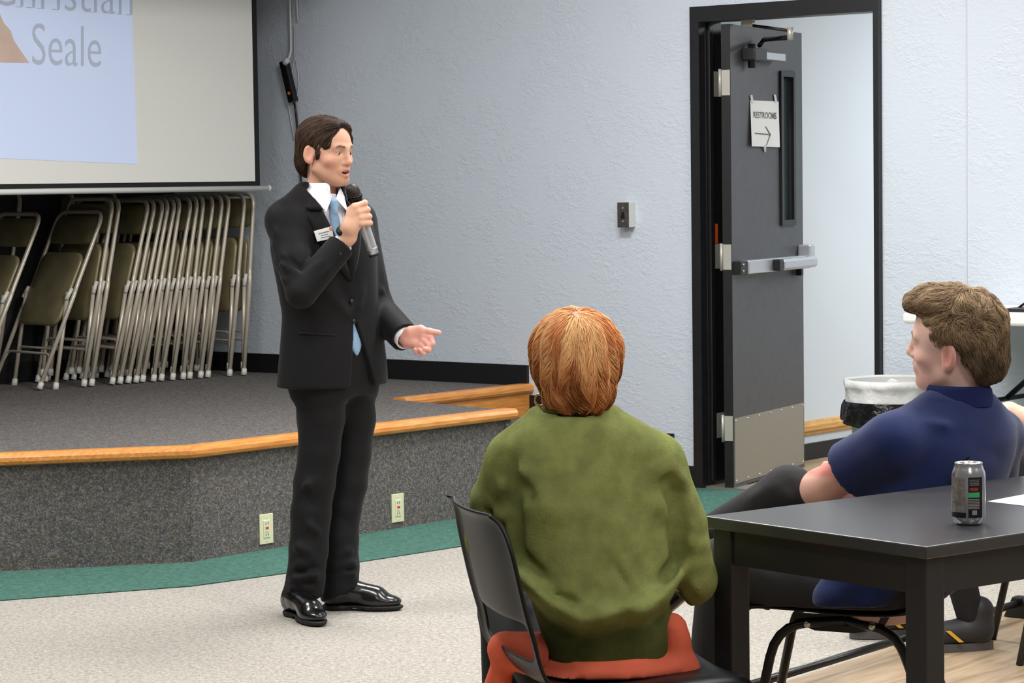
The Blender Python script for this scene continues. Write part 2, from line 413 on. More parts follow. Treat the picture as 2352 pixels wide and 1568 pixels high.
# stair in the notch
part('riser', MB().prism([V3(Q0, 2*RS), V3(WQ, 2*RS), V3(WQ, zt-0.03), V3(Q0, zt-0.03)], SD*0 + WD*0.012), 'oak', st)
part('tread', MB().prism([V3(Q0, 2*RS-0.03), V3(WQ, 2*RS-0.03), V3(WQ+WD*TR, 2*RS-0.03), V3(Q0+WD*TR, 2*RS-0.03)], (0,0,0.03)), 'stage_carpet', st)
part('riser', MB().prism([V3(Q0+WD*TR, RS), V3(WQ+WD*TR, RS), V3(WQ+WD*TR, 2*RS-0.03), V3(Q0+WD*TR, 2*RS-0.03)], -WD*0.012), 'oak', st)
part('tread', MB().prism([V3(Q0+WD*TR, RS-0.03), V3(WQ+WD*TR, RS-0.03), V3(WQ+WD*2*TR, RS-0.03), V3(Q0+WD*2*TR, RS-0.03)], (0,0,0.03)), 'stage_carpet', st)
part('riser', MB().prism([V3(Q0+WD*2*TR, 0), V3(WQ+WD*2*TR, 0), V3(WQ+WD*2*TR, RS-0.03), V3(Q0+WD*2*TR, RS-0.03)], -WD*0.012), 'oak', st)

# ------------------------------------------------------------------ door
mat('steel', (184, 181, 172), 0.4, 0.35)
mat('brushed_steel', (168, 164, 154), 0.45, 0.75, var=(60, 0.12, None), aniso=(1, 1, 20))
mat('door_paint', (74, 74, 78), 0.42, var=(25, 0.15, None))
mat('dark_hardware', (30, 29, 30), 0.4, 0.2)
mat('chrome', (205, 205, 205), 0.18, 1.0)
mat('bar_aluminium', (196, 198, 204), 0.35, 0.6)
mat('glass_pane', (150, 170, 175), 0.08, 0.0, trans=0.85)
mat('orange_tape', (226, 84, 30), 0.5)
dr = thing('door_1', 'open black door with panic bar, narrow window and steel kick plate', 'door', wl(0.1), kind='structure')
CW = 0.05
mb = MB()
mb.box(wl(A0+CW/2, -0.005, DH/2), (CW, 0.05, DH), [WD, SD, UP]); mb.box(wl(A1-0.013, -0.005, DH/2), (0.026, 0.05, DH), [WD, SD, UP])
mb.box(wl((A0+A1)/2+0.012, -0.005, DH-0.035), (A1-A0-CW-0.026, 0.05, 0.07), [WD, SD, UP])
part('door_casing', mb, 'black_paint', dr, bevel=0.003)
mb = MB()
mb.box(wl(A0+0.035, 0.085, DH/2), (0.035, 0.13, DH-0.05), [WD, SD, UP]); mb.box(wl(A1-0.014, 0.085, DH/2), (0.024, 0.13, DH-0.05), [WD, SD, UP])
mb.box(wl((A0+A1)/2+0.012, 0.085, DH-0.045), (A1-A0-0.08, 0.13, 0.04), [WD, SD, UP])
mb.box(wl(A0+0.058, 0.05, DH/2-0.02), (0.014, 0.03, DH-0.1), [WD, SD, UP]); mb.box(wl(A1-0.030, 0.05, DH/2-0.02), (0.010, 0.03, DH-0.1), [WD, SD, UP])
part('door_jamb', mb, 'black_paint', dr, bevel=0.003)
part('threshold', MB().box(wl((A0+A1)/2, 0.07, 0.006), (A1-A0-0.1, 0.15, 0.012), [WD, SD, UP]), 'brushed_steel', dr)
# slab frame: hinge edge point, direction, thickness
H0 = PZ(1686, 1120, 0.012); H0.z = 0
H1 = PY(1884, 1062, 12.50); H1.z = 0
dd = (H1-H0).normalized(); DW = 0.90; dn = Vector((dd.y, -dd.x, 0))       # dn towards the camera side
if dn.y > 0: dn = -dn
ZB, ZT = 0.012, 2.125
def dp(a, z, off=0): return H0 + dd*a + UP*z + dn*off                     # point on the visible face
def dpix(px, py, off=0):
    q = PN(px, py, H0+dn*off, dn) - H0; return q.dot(dd), q.z
T = 0.044
wa0, wz1 = dpix(1814, 172); wa1, wz0 = dpix(1850, 508)
wa0 = DW*0.68; wa1 = wa0+0.155
mb = MB()
def slabbox(a0, a1, z0, z1): mb.box(H0 + dd*(a0+a1)/2 - dn*T/2 + UP*(z0+z1)/2, (a1-a0, T, z1-z0), [dd, dn, UP])
slabbox(0, wa0, ZB, ZT); slabbox(wa1, DW, ZB, ZT); slabbox(wa0, wa1, ZB, wz0); slabbox(wa0, wa1, wz1, ZT)
part('slab', mb, 'door_paint', dr)
mb = MB()
for off in (0.006, -T-0.006):
    for (a, b, z0, z1) in ((wa0-0.015, wa0+0.012, wz0-0.015, wz1+0.015), (wa1-0.012, wa1+0.015, wz0-0.015, wz1+0.015), (wa0+0.012, wa1-0.012, wz1-0.012, wz1+0.015), (wa0+0.012, wa1-0.012, wz0-0.015, wz0+0.012)):
        mb.box(H0 + dd*(a+b)/2 + dn*off + UP*(z0+z1)/2, (b-a, 0.014, z1-z0), [dd, dn, UP])
mbw_ = MB().box(dp(-0.001, (ZB+ZT)/2, -T/2), (0.0025, T, ZT-ZB), [dd, dn, UP]); part('slab_edge', mbw_, 'black_paint', dr)
part('window_frame', mb, 'dark_hardware', dr, bevel=0.002)
part('pane', MB().box(H0+dd*(wa0+wa1)/2 - dn*T/2 + UP*(wz0+wz1)/2, (wa1-wa0, 0.006, wz1-wz0), [dd, dn, UP]), 'glass_pane', dr)
# kick plate and its screws
kz0, kz1, ka0, ka1 = 0.03, 0.33, 0.012, DW-0.012
kp = part('kick_plate', MB().box(H0+dd*(ka0+ka1)/2 + dn*0.001 + UP*(kz0+kz1)/2, (ka1-ka0, 0.002, kz1-kz0), [dd, dn, UP]), 'brushed_steel', dr)
for zz in (kz0+0.012, kz1-0.012):
    for i in range(7):
        part('screw', MB().sphere(dp(ka0+0.012+(ka1-ka0-0.024)*i/6, zz, 0.002), 0.0055, 8, 5), 'chrome', kp, True)
# hinges
for py in (188, 592, 990):
    z = dpix(1660, py)[1]
    hg = part('hinge', MB().box(dp(-0.0035, z, -T/2), (0.003, T-0.004, 0.115), [dd, dn, UP]).box(wl(A0+0.0545, 0.115, z), (0.004, 0.06, 0.115), [WD, SD, UP]), 'steel', dr)
    part('knuckle', MB().tube([dp(-0.006, z-0.062, -T-0.006), dp(-0.006, z+0.062, -T-0.006)], 0.007, 10), 'steel', hg, True)
a, z = dpix(1640, 540)
part('hinge_tape', MB().box(wl(A0+0.054, 0.095, z), (0.004, 0.016, 0.09), [WD, SD, UP]), 'orange_tape', dr, label='orange strip above the middle hinge')
# panic bar
pb = subgroup('panic_bar', dr)
za = 1.02
def onbar(px, py, off): return dpix(px, py, off)
zc = dpix(1690, 616, 0.03)[1]
part('end_bracket', MB().box(dp(0.05, zc, 0.02), (0.085, 0.04, 0.062), [dd, dn, UP]), 'dark_hardware', pb, bevel=0.004)
for dz in (-0.015, 0.015): part('screw', MB().sphere(dp(0.03, zc+dz, 0.042), 0.006, 8, 5), 'chrome', pb, True)
part('rail', MB().box(dp(0.49, zc, 0.024), (0.80, 0.048, 0.062), [dd, dn, UP]), 'bar_aluminium', pb, bevel=0.004)
part('push_pad', MB().prism([dp(0.43, zc-0.022, 0.05), dp(0.43, zc-0.026, 0.075), dp(0.43, zc-0.016, 0.09), dp(0.43, zc+0.016, 0.09), dp(0.43, zc+0.026, 0.078), dp(0.43, zc+0.026, 0.05)], dd*0.43), 'bar_aluminium', pb, bevel=0.003)
part('pad_end', MB().box(dp(0.405, zc, 0.066), (0.05, 0.036, 0.054), [dd, dn, UP]), 'dark_hardware', pb, bevel=0.004)
part('latch_head', MB().box(dp(0.862, zc+0.03, 0.032), (0.07, 0.064, 0.105), [dd, dn, UP]), 'bar_aluminium', pb, bevel=0.006)
part('latch_bolt', MB().box(dp(0.905, zc+0.055, 0.02), (0.03, 0.03, 0.05), [dd, dn, UP]).box(dp(0.80, zc-0.045, 0.02), (0.03, 0.03, 0.04), [dd, dn, UP]), 'dark_hardware', pb, bevel=0.003)
# closer on the slab and its folding arm to the head jamb
cl = subgroup('door_closer', dr)
a, z = dpix(1735, 126, 0.04)
part('closer_body', MB().box(dp(a+0.0, z, 0.035), (0.15, 0.07, 0.058), [dd, dn, UP]), 'dark_hardware', cl, bevel=0.008)
part('closer_cover', MB().box(dp(a+0.19, z-0.002, 0.035), (0.26, 0.06, 0.034), [dd, dn, UP]), 'bar_aluminium', cl, bevel=0.004)
part('closer_screw', MB().tube([dp(a-0.02, z-0.06, 0.03), dp(a-0.02, z+0.05, 0.03)], 0.018, 10), 'dark_hardware', cl, True)
s0 = dp(a+0.05, z+0.045, 0.04); s1 = PN(1815, 86, H0+dn*0.30, dn)
p_end = wl(0.26, 0.06, DH-0.09)
part('closer_arm', MB().tube([s0, s0+UP*0.03+dd*0.06, s1], 0.011, 8), 'dark_hardware', cl, True)
part('closer_rod', MB().tube([s1+UP*0.03, p_end], 0.007, 8), 'dark_hardware', cl, True)
part('closer_pivot', MB().tube([s1-UP*0.012, s1+UP*0.045], 0.014, 10), 'steel', cl, True)
part('closer_shoe', MB().box(p_end+UP*0.012, (0.06, 0.03, 0.05), [WD, SD, UP]), 'steel', cl, bevel=0.004)

# restrooms sign taped to the slab
mat('paper', (232, 232, 230), 0.8)
mat('print_grey', (116, 116, 116), 0.8)
mat('tape', (205, 206, 205), 0.5)
def dq(px, py, off=0.004): return PN(px, py, H0+dn*off, dn)
sg = thing('paper_sign', 'white paper sign taped to the door pointing right to the restrooms', 'sign', dq(1757, 338))
part('sheet', MB().prism([dq(1723,230,.003), dq(1788,233,.003), dq(1791,338,.010), dq(1727,336,.016)], dn*0.0006), 'paper', sg)
for (x, y) in ((1725, 218), (1779, 217)):
    part('tape', MB().prism([dq(x-2,y,.004), dq(x+3,y,.004), dq(x+6,y+18,.006), dq(x+1,y+18,.006)], dn*0.0006), 'tape', sg)
part('tape', MB().prism([dq(1754,334,.015), dq(1760,334,.015), dq(1759,349,.002), dq(1756,350,.002)], dn*0.0006), 'tape', sg)
place_text('lettering', 'RESTROOMS', 'print_grey', sg, dq(1730,270.5,.0075), dq(1783,273,.0075), dq(1730,256,.0070)-dq(1730,270.5,.0075), dn, 0.02, 0.0015)
mb = MB()
A_, B_, C_, D_ = dq(1733,306,.0125), dq(1769,309,.012), dq(1758,291,.011), dq(1760,333,.0135)
for p, q in ((A_, B_), (C_, B_), (D_, B_)): mb.tube([p+dn*0.001, q+dn*0.001], 0.0028, 4)
part('arrow', mb, 'print_grey', sg)
# ------------------------------------------------------------------ projection screen
mat('screen_fabric', (236, 235, 228), 0.85)
mat('screen_black', (14, 14, 15), 0.7)
mat('screen_bar', (225, 224, 220), 0.4)
mat('projected_light', (208, 220, 244), 0.85, emit=((170, 186, 222), 0.14))
mat('projected_text', (188, 195, 210), 0.85, emit=((150, 156, 170), 0.05))
mat('projected_orange', (212, 188, 172), 0.85, emit=((190, 150, 130), 0.06), var=(8, 0.12, None))
SP = PY(598, 428, 13.0); SP.z = 0
def sq(px, py, off=0): return PN(px, py, SP + WD*off, WD)
scr = thing('projection_screen', 'pull-down projection screen with black border hanging over the stacked chairs', 'screen', sq(598, 430))
def sv(t, z, off=0): return SP - SD*t + UP*z + WD*off                # t leftwards
zb0 = sq(590, 427).z; zb1 = sq(588, 416).z
tr0 = 0.0; tr1 = (SP - V3(sq(586, 300))).dot(SD)
SWD, STOP = 3.2, 2.60
mb = MB(); mb.box(sv(SWD/2, (zb0+STOP)/2, -0.004), (0.004, SWD, STOP-zb0), [WD, SD, UP])
part('border', mb, 'screen_black', scr)
part('fabric', MB().box(sv((SWD+tr1)/2, (zb1+STOP)/2, 0.0), (0.006, SWD-tr1-0.02, STOP-zb1), [WD, SD, UP]), 'screen_fabric', scr)
part('bottom_bar', MB().tube([sv(-0.06, zb0-0.012), sv(SWD+0.06, zb0-0.012)], 0.014, 12), 'screen_bar', scr, True)
part('bar_cap', MB().sphere(sv(-0.06, zb0-0.012), 0.016, 10, 8), 'screen_bar', scr, True)
pi = part('projected_image', MB().prism([sq(316,377,.004), sq(299,-92,.004), sq(-500,-104,.004), sq(-500,342,.004)], WD*0.001), 'projected_light', scr, label='pale blue projected slide')
place_text('lettering', 'Seale', 'projected_text', pi, sq(74,148,.006), sq(232,154,.006), (sq(82,54,.006)-sq(82,148,.006))*1.04, WD, -0.008, 0.0012)
place_text('lettering', 'Christian', 'projected_text', pi, sq(-22,11,.006), sq(304,36,.006), (sq(82,-75,.006)-sq(82,18,.006)), WD, -0.012, 0.0012)
for x0, x1, y in ((36,50,16.5), (60,75,18), (84,102,20), (119,135,22.5), (206,221,28.5), (247,258,31), (268,280,33), (288,300,34.5)):
    part('letter_serif', MB().prism([sq(x0,y-2,.006), sq(x1,y-1,.006), sq(x1,y+0.6,.006), sq(x0,y-0.4,.006)], WD*0.001), 'projected_text', pi)
mb = MB().prism([sq(-60,-10,.006), sq(0,32,.006), sq(8,52,.006), sq(24,70,.006), sq(32,93,.006), sq(45,113,.006), sq(67,144,.006), sq(-120,141,.006)], WD*0.001)
part('emblem', mb, 'projected_orange', pi, label='orange mountain emblem')

# ------------------------------------------------------------------ power strip and cables on the wall
mat('black_plastic', (15, 15, 16), 0.4)
mat('white_cable', (198, 200, 200), 0.5)
mat('black_cable', (12, 12, 13), 0.5)
ps = thing('power_strip', 'black power strip hanging by its cord on the wall right of the screen', 'power strip', onw(672, 236))
pa, pb_ = onw(652, 140, 0.03), onw(674, 234, 0.03)
ax = (pb_-pa).normalized(); sd_ = WN.cross(ax).normalized()
part('body', MB().box((pa+pb_)/2, ((pb_-pa).length, 0.048, 0.034), [ax, sd_, WN]), 'black_plastic', ps, bevel=0.006)
mat('switch_amber', (190, 120, 60), 0.4)
part('switch', MB().box(pa.lerp(pb_, 0.79)+WN*0.018, (0.016, 0.012, 0.006), [ax, sd_, WN]), 'switch_amber', ps)
for f in (0.12, 0.3, 0.48, 0.65):
    part('socket', MB().box(pa.lerp(pb_, f)+WN*0.0175, (0.028, 0.026, 0.003), [ax, sd_, WN]), 'black_cable', ps)
part('cord', MB().tube([onw(676,236,.03), onw(680,262,.02), onw(686,330,.015), onw(690,400,.015), onw(696,470,.015), onw(700,700,.015)], 0.006, 7), 'black_cable', ps, True)
pc = thing('white_cable', 'thick white cable dropping to the plug on the power strip', 'cable', onw(666, 130))
part('cable', MB().tube([onw(665,-90,.02), onw(666,20,.02), onw(668,90,.02), onw(668,118,.03), onw(664,132,.045), onw(660,138,.05)], 0.0065, 8), 'white_cable', pc, True)
part('plug', MB().tube([onw(663,136,.045), onw(653,145,.05)], [0.014, 0.018], 8), 'white_cable', pc, True)
cb = thing('thin_cable', 'thin pale cables hanging loosely behind the power strip', 'cable', onw(680, 240))
part('strand', MB().tube([onw(676,-90,.012), onw(682,10,.012), onw(684,50,.012)], 0.005, 6), 'white_cable', cb, True)
part('strand', MB().tube([onw(677,60,.01), onw(677,130,.01), onw(671,165,.01), onw(664,190,.01), onw(661,235,.01), onw(668,275,.01), onw(676,320,.01)], 0.0028, 6), 'white_cable', cb, True)
part('strand', MB().tube([onw(678,132,.012), onw(685,165,.012), onw(687,195,.012), onw(682,225,.012), onw(678,245,.012)], 0.0028, 6), 'white_cable', cb, True)

# surface box on the wall
mat('box_white', (205, 206, 200), 0.45)
mat('plate_metal', (104, 102, 98), 0.35, 0.6, var=(60, 0.3, None))
ca, cz0 = wcoord(onw(1432, 522, 0.05))[0], onw(1432, 522, 0.05).z
bx = thing('wall_box', 'small white surface box with dark metal plate on the textured wall', 'electrical box', wl(ca, 0, cz0))
part('housing', MB().box(wl(ca, -0.025, cz0+0.058), (0.066, 0.05, 0.118), [WD, SD, UP]), 'box_white', bx, bevel=0.004)
pl = part('cover_plate', MB().box(wl(ca, -0.0515, cz0+0.058), (0.066, 0.004, 0.118), [WD, SD, UP]), 'plate_metal', bx, bevel=0.0015)
part('key_slot', MB().prism([wl(ca-0.012, -0.054, cz0+0.042), wl(ca+0.012, -0.054, cz0+0.042), wl(ca+0.005, -0.054, cz0+0.072), wl(ca-0.005, -0.054, cz0+0.072)], WN*0.002), 'black_plastic', pl)
for dz in (0.028, 0.09): part('screw', MB().sphere(wl(ca, -0.054, cz0+dz), 0.004, 8, 5), 'steel', pl, True)

# outlets in the stage front
mat('ivory', (226, 224, 188), 0.4)
mat('red_button', (200, 60, 45), 0.4)
fd = (N1-C0).normalized(); fn = Vector((fd.y, -fd.x, 0))
if fn.y > 0: fn = -fn
for (px, py, lab) in ((610, 1214, 'ivory outlet plate on the stage front left of the standing speaker'), (912, 1166, 'ivory outlet plate on the stage front right of the standing speaker')):
    c = PN(px, py, C0 - fn*0.012, fn)
    ot = thing('electrical_outlet', lab, 'outlet', c, 'outlets in the stage front')
    p = part('plate', MB().box(c + fn*0.003, (0.072, 0.006, 0.118), [fd, fn, UP]), 'ivory', ot, bevel=0.002)
    rc = part('receptacle', MB().box(c + fn*0.0065, (0.034, 0.004, 0.068), [fd, fn, UP]), 'ivory', ot, bevel=0.001)
    part('reset_button', MB().box(c + fn*0.009 + UP*0.004, (0.014, 0.003, 0.009), [fd, fn, UP]), 'red_button', rc)
    part('test_button', MB().box(c + fn*0.009 - UP*0.007, (0.014, 0.003, 0.007), [fd, fn, UP]), 'ivory', rc)
    for dz in (0.022, -0.022):
        for dx in (-0.006, 0.006): part('slot', MB().box(c + fn*0.0088 + UP*dz + fd*dx, (0.0025, 0.001, 0.008), [fd, fn, UP]), 'black_plastic', rc)
    for dz in (0.047, -0.047): part('screw', MB().sphere(c + fn*0.006 + UP*dz, 0.003, 7, 4), 'ivory', p, True)

# ------------------------------------------------------------------ stacked folding chairs
mat('chair_tube', (206, 196, 178), 0.32, 0.25)
mat('chair_pan', (150, 140, 104), 0.36, 0.2, var=(9, 0.25, None))
mat('foot_white', (222, 220, 212), 0.5)
def bent(pts, r, n=5): return rounded(pts, r, n)
def make_folding(splay, label, group):
    """folded steel chair standing in its own plane: x across (0 = leg nearest the hall), z up, y thickness away"""
    Wd, Hh = 0.45, 0.98
    root = thing('folding_chair', label, 'folding chair', group=group)
    R = 0.0115
    fr = MB(); fr.tube(bent([(0,0,0.02), (0,0,0.52), (-0.012,0.004,0.56), (-0.012,0.0,Hh), (-Wd+0.012,0.0,Hh), (-Wd+0.012,0.004,0.56), (-Wd,0,0.52), (-Wd,0,0.02)], 0.075, 5), R, 7)
    part('front_frame', fr, 'chair_tube', root, True)
    hy, hz = -0.022, 0.50
    s = math.tan(splay); zz = 0.05
    def rp(x, z): return (x, hy + (hz-z)*s, z)
    part('rear_leg', MB().tube([rp(-0.022, hz+0.02), rp(-0.022, zz)], R, 7), 'chair_tube', root, True)
    part('rear_leg', MB().tube([rp(-Wd+0.022, hz+0.02), rp(-Wd+0.022, zz)], R, 7), 'chair_tube', root, True)
    part('rear_stretcher', MB().tube(bent([rp(-0.022, 0.16), rp(-0.03, 0.235), rp(-Wd+0.03, 0.235), rp(-Wd+0.022, 0.16)], 0.03, 3), 0.007, 6), 'chair_tube', root, True)
    part('front_stretcher', MB().tube(bent([(-0.004, 0, 0.12), (-0.02, 0, 0.19), (-Wd+0.02, 0, 0.19), (-Wd+0.004, 0, 0.12)], 0.03, 3), 0.007, 6), 'chair_tube', root, True)
    for x, z, y in ((0, 0.0, 0), (-Wd, 0.0, 0)): part('foot_cap', MB().tube([(x, y, z), (x, y, z+0.035)], [0.0165, 0.0145], 8), 'foot_white', root, True)
    for x in (-0.022, -Wd+0.022): part('foot_cap', MB().tube([rp(x, zz-0.015), rp(x, zz+0.02)], [0.0165, 0.0145], 8), 'foot_white', root, True)
    for x in (-0.014, -Wd+0.014): part('hinge_cap', MB().tube([(x, hy-0.004, hz-0.02), (x, hy+0.004, hz+0.045)], [0.0115, 0.010], 8), 'foot_white', root, True)
    def pan(x0, x1, z0, z1, y, th, rad, bulge):
        c = [(x0+rad, z0), (x1-rad, z0), (x1, z0+rad), (x1, z1-rad), (x1-rad, z1), (x0+rad, z1), (x0, z1-rad), (x0, z0+rad)]
        pts = []
        cs = [((x0+rad, z0+rad), math.pi), ((x1-rad, z0+rad), 1.5*math.pi), ((x1-rad, z1-rad), 0), ((x0+rad, z1-rad), 0.5*math.pi)]
        for (cx, cz), a0 in cs:
            for k in range(6): a = a0 + k*math.pi/10; pts.append((cx+rad*math.cos(a), cz+rad*math.sin(a)))
        cx, cz = (x0+x1)/2, (z0+z1)/2; n = len(pts); vs = []; fs = []
        for q, (f, yy) in enumerate(((1, y+th), (1, y), (0.94, y-0.006), (0.6, y-0.006-bulge))):
            vs += [(cx+(px-cx)*f, yy, cz+(pz-cz)*f) for px, pz in pts]
            if q: fs += [((q-1)*n+k, (q-1)*n+(k+1) % n, q*n+(k+1) % n, q*n+k) for k in range(n)]
        fs.append(tuple(3*n+k for k in range(n))); fs.append(tuple(range(n))[::-1])
        return MB().add(vs, fs)
    part('seat', pan(-Wd+0.03, -0.03, 0.34, 0.745, -0.014, 0.012, 0.06, 0.004), 'chair_pan', root, True)
    part('backrest', pan(-Wd+0.012, -0.012, 0.80, 0.955, 0.0, 0.008, 0.05, 0.003), 'chair_pan', root, True)
    return root
feet = [90,192,210,257,275,294,312,327,352,370,396,420,435,460,477,527,560]
tops = [238,262,278,344,359,378,390,405,417,442,457,471,493,514,530,565,586]
La, Lb = PZ(90, 897, STAGE_Z), PZ(560, 862, STAGE_Z); La.z = Lb.z = 0
rd = SD.copy(); cd = -WD                         # row direction, chair width direction
rd = (Lb-La).normalized(); cd = Vector((-rd.y, rd.x, 0))
def lpos(px):
    lo, hi = -2.5, 3.0
    for _ in range(40):
        m = (lo+hi)/2; p = La + rd*m; q = p + UP*STAGE_Z - CAM_P; c = CAM_R.transposed() @ q
        x = W_PX/2 + F_PX*c.x/-c.z
        if x < px: lo = m
        else: hi = m
    return (lo+hi)/2
def ordinal(n): return {1:'first',2:'second',3:'third',4:'fourth',5:'fifth',6:'sixth',7:'seventh',8:'eighth',9:'ninth',10:'tenth',11:'eleventh',12:'twelfth',13:'thirteenth',14:'fourteenth',15:'fifteenth',16:'sixteenth',17:'seventeenth'}[n]
GR = 'folding chairs stacked on the stage'
protoA = make_folding(math.radians(15), 'tan metal folding chair leaning most, seat facing the hall, front of the stack', GR)
protoB = make_folding(math.radians(4), 'tan folding chair', GR)
spots = [(-62, 95, 'A', 'dark folding chair cut off by the left edge of the photo')]
for i, (fx, tx) in enumerate(zip(feet, tops)):
    lab = 'tan metal folding chair leaning most, seat facing the hall, front of the stack' if i == 0 else \
          ('last folding chair of the stack, upright against the wall' if i == 16 else 'folding chair %s from the left in the leaning stack under the screen' % ordinal(i+1))
    spots.append((fx, tx, 'A' if i == 0 else 'B', lab))
usedA = usedB = False
for fx, tx, kind, lab in spots:
    t = lpos(fx); p = La + rd*t
    # lean along the row so that the top shows where it does
    lo, hi = 0.0, 0.75
    for _ in range(30):
        m = (lo+hi)/2; q = p + rd*0.93*math.sin(m) + UP*(STAGE_Z+0.93*math.cos(m)) - CAM_P; c = CAM_R.transposed() @ q
        if W_PX/2 + F_PX*c.x/-c.z < tx: lo = m
        else: hi = m
    lean = (lo+hi)/2
    if kind == 'A':
        o = protoA if not usedA else copy_tree(protoA); usedA = True
    else:
        o = protoB if not usedB else copy_tree(protoB); usedB = True
    xa = -cd; za_ = (UP*math.cos(lean) + rd*math.sin(lean)); ya = za_.cross(xa)
    M = Matrix((xa, ya, za_)).transposed().to_4x4() @ Matrix.Scale(0.97, 4); M.translation = p + UP*(STAGE_Z+0.017*math.sin(lean)+0.001)
    o.matrix_world = M; o['label'] = lab
# a second row behind, of which only legs show between the front ones
for k, (t, off) in enumerate(((0.05, 0.52), (0.35, 0.50), (0.62, 0.52))):
    o = copy_tree(protoB); lean = 0.2
    p = La + rd*t + cd*off
    xa = -cd; za_ = (UP*math.cos(lean) + rd*math.sin(lean)); ya = za_.cross(xa)
    M = Matrix((xa, ya, za_)).transposed().to_4x4(); M.translation = p + UP*(STAGE_Z+0.005)
    o.matrix_world = M; o['label'] = ('leftmost', 'middle', 'rightmost')[k] + ' of three folding chairs in the dark row behind the stack'; o['group'] = 'folding chairs in the back row'

# ------------------------------------------------------------------ black work table
mat('table_black', (50, 50, 52), 0.30, spec=0.8, var=(40, 0.15, None))
mat('table_frame', (34, 34, 36), 0.5)
TZ = 0.74
TB = PZ(2127, 1255, TZ); TA = PZ(1614, 1184, TZ)
e2 = (TA-TB).normalized(); e2.z = 0; e2.normalize(); TWD = 0.60
e1 = Vector((e2.y, -e2.x, 0)); 
if e1.x < 0: e1 = -e1
TL = 1.52
def tp(a, b, z): return Vector((TB.x, TB.y, 0)) + e1*a + e2*b + UP*z
tb = thing('work_table', 'black laminate table with square legs in the right foreground', 'table', tp(TL/2, TWD/2, 0))
part('tabletop', MB().box(tp(TL/2, TWD/2, TZ-0.0125), (TL, TWD, 0.025), [e1, e2, UP]), 'table_black', tb, bevel=0.003)
LG = 0.052; IN = 0.012
for b_ in (IN+0.006, TWD-IN-0.006-0.02):
    part('apron', MB().box(tp(TL/2, b_+0.01, TZ-0.025-0.035), (TL-2*IN-2*LG, 0.02, 0.07), [e1, e2, UP]), 'table_frame', tb)
for a_ in (IN+0.006, TL-IN-0.026):
    part('apron', MB().box(tp(a_+0.01, TWD/2, TZ-0.025-0.035), (0.02, TWD-2*IN-2*LG, 0.07), [e1, e2, UP]), 'table_frame', tb)
for a_ in (IN+LG/2, TL-IN-LG/2):
    for b_ in (IN+LG/2, TWD-IN-LG/2):
        part('leg', MB().box(tp(a_, b_, (TZ-0.025)/2), (LG, LG, TZ-0.025), [e1, e2, UP]), 'table_frame', tb, bevel=0.003)

# drink can
mat('can_silver', (196, 198, 204), 0.22, 0.85)
mat('can_black', (26, 26, 28), 0.3, 0.2)
mat('can_green', (60, 170, 110), 0.35)
mat('can_red', (130, 52, 40), 0.4)
mat('can_grey', (150, 148, 150), 0.35, 0.2)
mat('can_panel', (150, 144, 138), 0.35, 0.3, var=(90, 0.45, None))
cp = PZ(2225, 1203, TZ); R0 = 0.0331
cn = thing('drink_can', 'silver and black drink can with a green band on the black table', 'can', cp)
prof = [(0.0, 0.008), (0.020, 0.003), (0.0235, 0.0), (0.026, 0.003), (0.031, 0.010), (R0, 0.016), (R0, 0.096), (0.0320, 0.103), (0.0292, 0.110), (0.0272, 0.1155), (0.0268, 0.118), (0.0274, 0.1205), (0.0268, 0.122), (0.0252, 0.1205), (0.0248, 0.117), (0.0, 0.117)]
part('shell', MB().lathe(cp, UP, prof, 40), 'can_silver', cn, True)
part('pull_tab', MB().lathe(cp+UP*0.118+Vector((0.004,0.004,0)), UP, [(0.004,0),(0.011,0),(0.011,0.0018),(0.004,0.0018),(0.004,0)], 14), 'can_silver', cn, True)
toc = (Vector((0,0,0)) - Vector((cp.x, cp.y, 0))).normalized()
rightc = Vector((-toc.y, toc.x, 0))
if rightc.x < 0: rightc = -rightc
def can_patch(name, x0, x1, z0, z1, m, lift=0.0003):
    """patch between horizontal screen-like offsets x0..x1 (fraction of radius) seen from the front"""
    a0, a1 = math.asin(max(-1,min(1,x0))), math.asin(max(-1,min(1,x1))); n = 10; vs = []; fs = []
    for k in range(n+1):
        a = a0+(a1-a0)*k/n; d = toc*math.cos(a)+rightc*math.sin(a)
        for z in (z0, z1): vs.append(cp + d*(R0+lift) + UP*z)
    fs = [(2*k, 2*k+2, 2*k+3, 2*k+1) for k in range(n)]
    return part(name, MB().add(vs, fs), m, cn, True)
can_patch('printed_panel', -0.02, 0.78, 0.016, 0.0955, 'can_black')
can_patch('printed_panel', -0.99, -0.16, 0.016, 0.026, 'can_black')
can_patch('green_band', -0.01, 0.62, 0.056, 0.066, 'can_green', 0.0006)
can_patch('red_lettering', 0.06, 0.55, 0.069, 0.0755, 'can_red', 0.0006)
for i in range(7): can_patch('printed_line', -0.01, 0.62, 0.0335+i*0.003, 0.0352+i*0.003, 'can_grey', 0.0006)
for i in range(4): can_patch('printed_line', 0.05, 0.6, 0.080+i*0.0032, 0.0812+i*0.0032, 'can_grey', 0.0006)
can_patch('recycling_mark', 0.2, 0.48, 0.022, 0.031, 'can_grey', 0.0006)
for z0, z1 in ((0.028, 0.049), (0.052, 0.073), (0.076, 0.094)): can_patch('picture_panel', -0.95, -0.22, z0, z1, 'can_panel', 0.0005)
# paper on the table
pa_ = [PZ(2268,1152,TZ), PZ(2420,1170,TZ), PZ(2480,1120,TZ), PZ(2352,1136,TZ)]
pp = link('paper_sheet', MB().prism([p+UP*0.0005 for p in pa_], (0,0,0.0006)).mesh('paper_sheet'), 'paper')
tag(pp, 'white sheet of paper lying on the black table beside the can', 'paper')

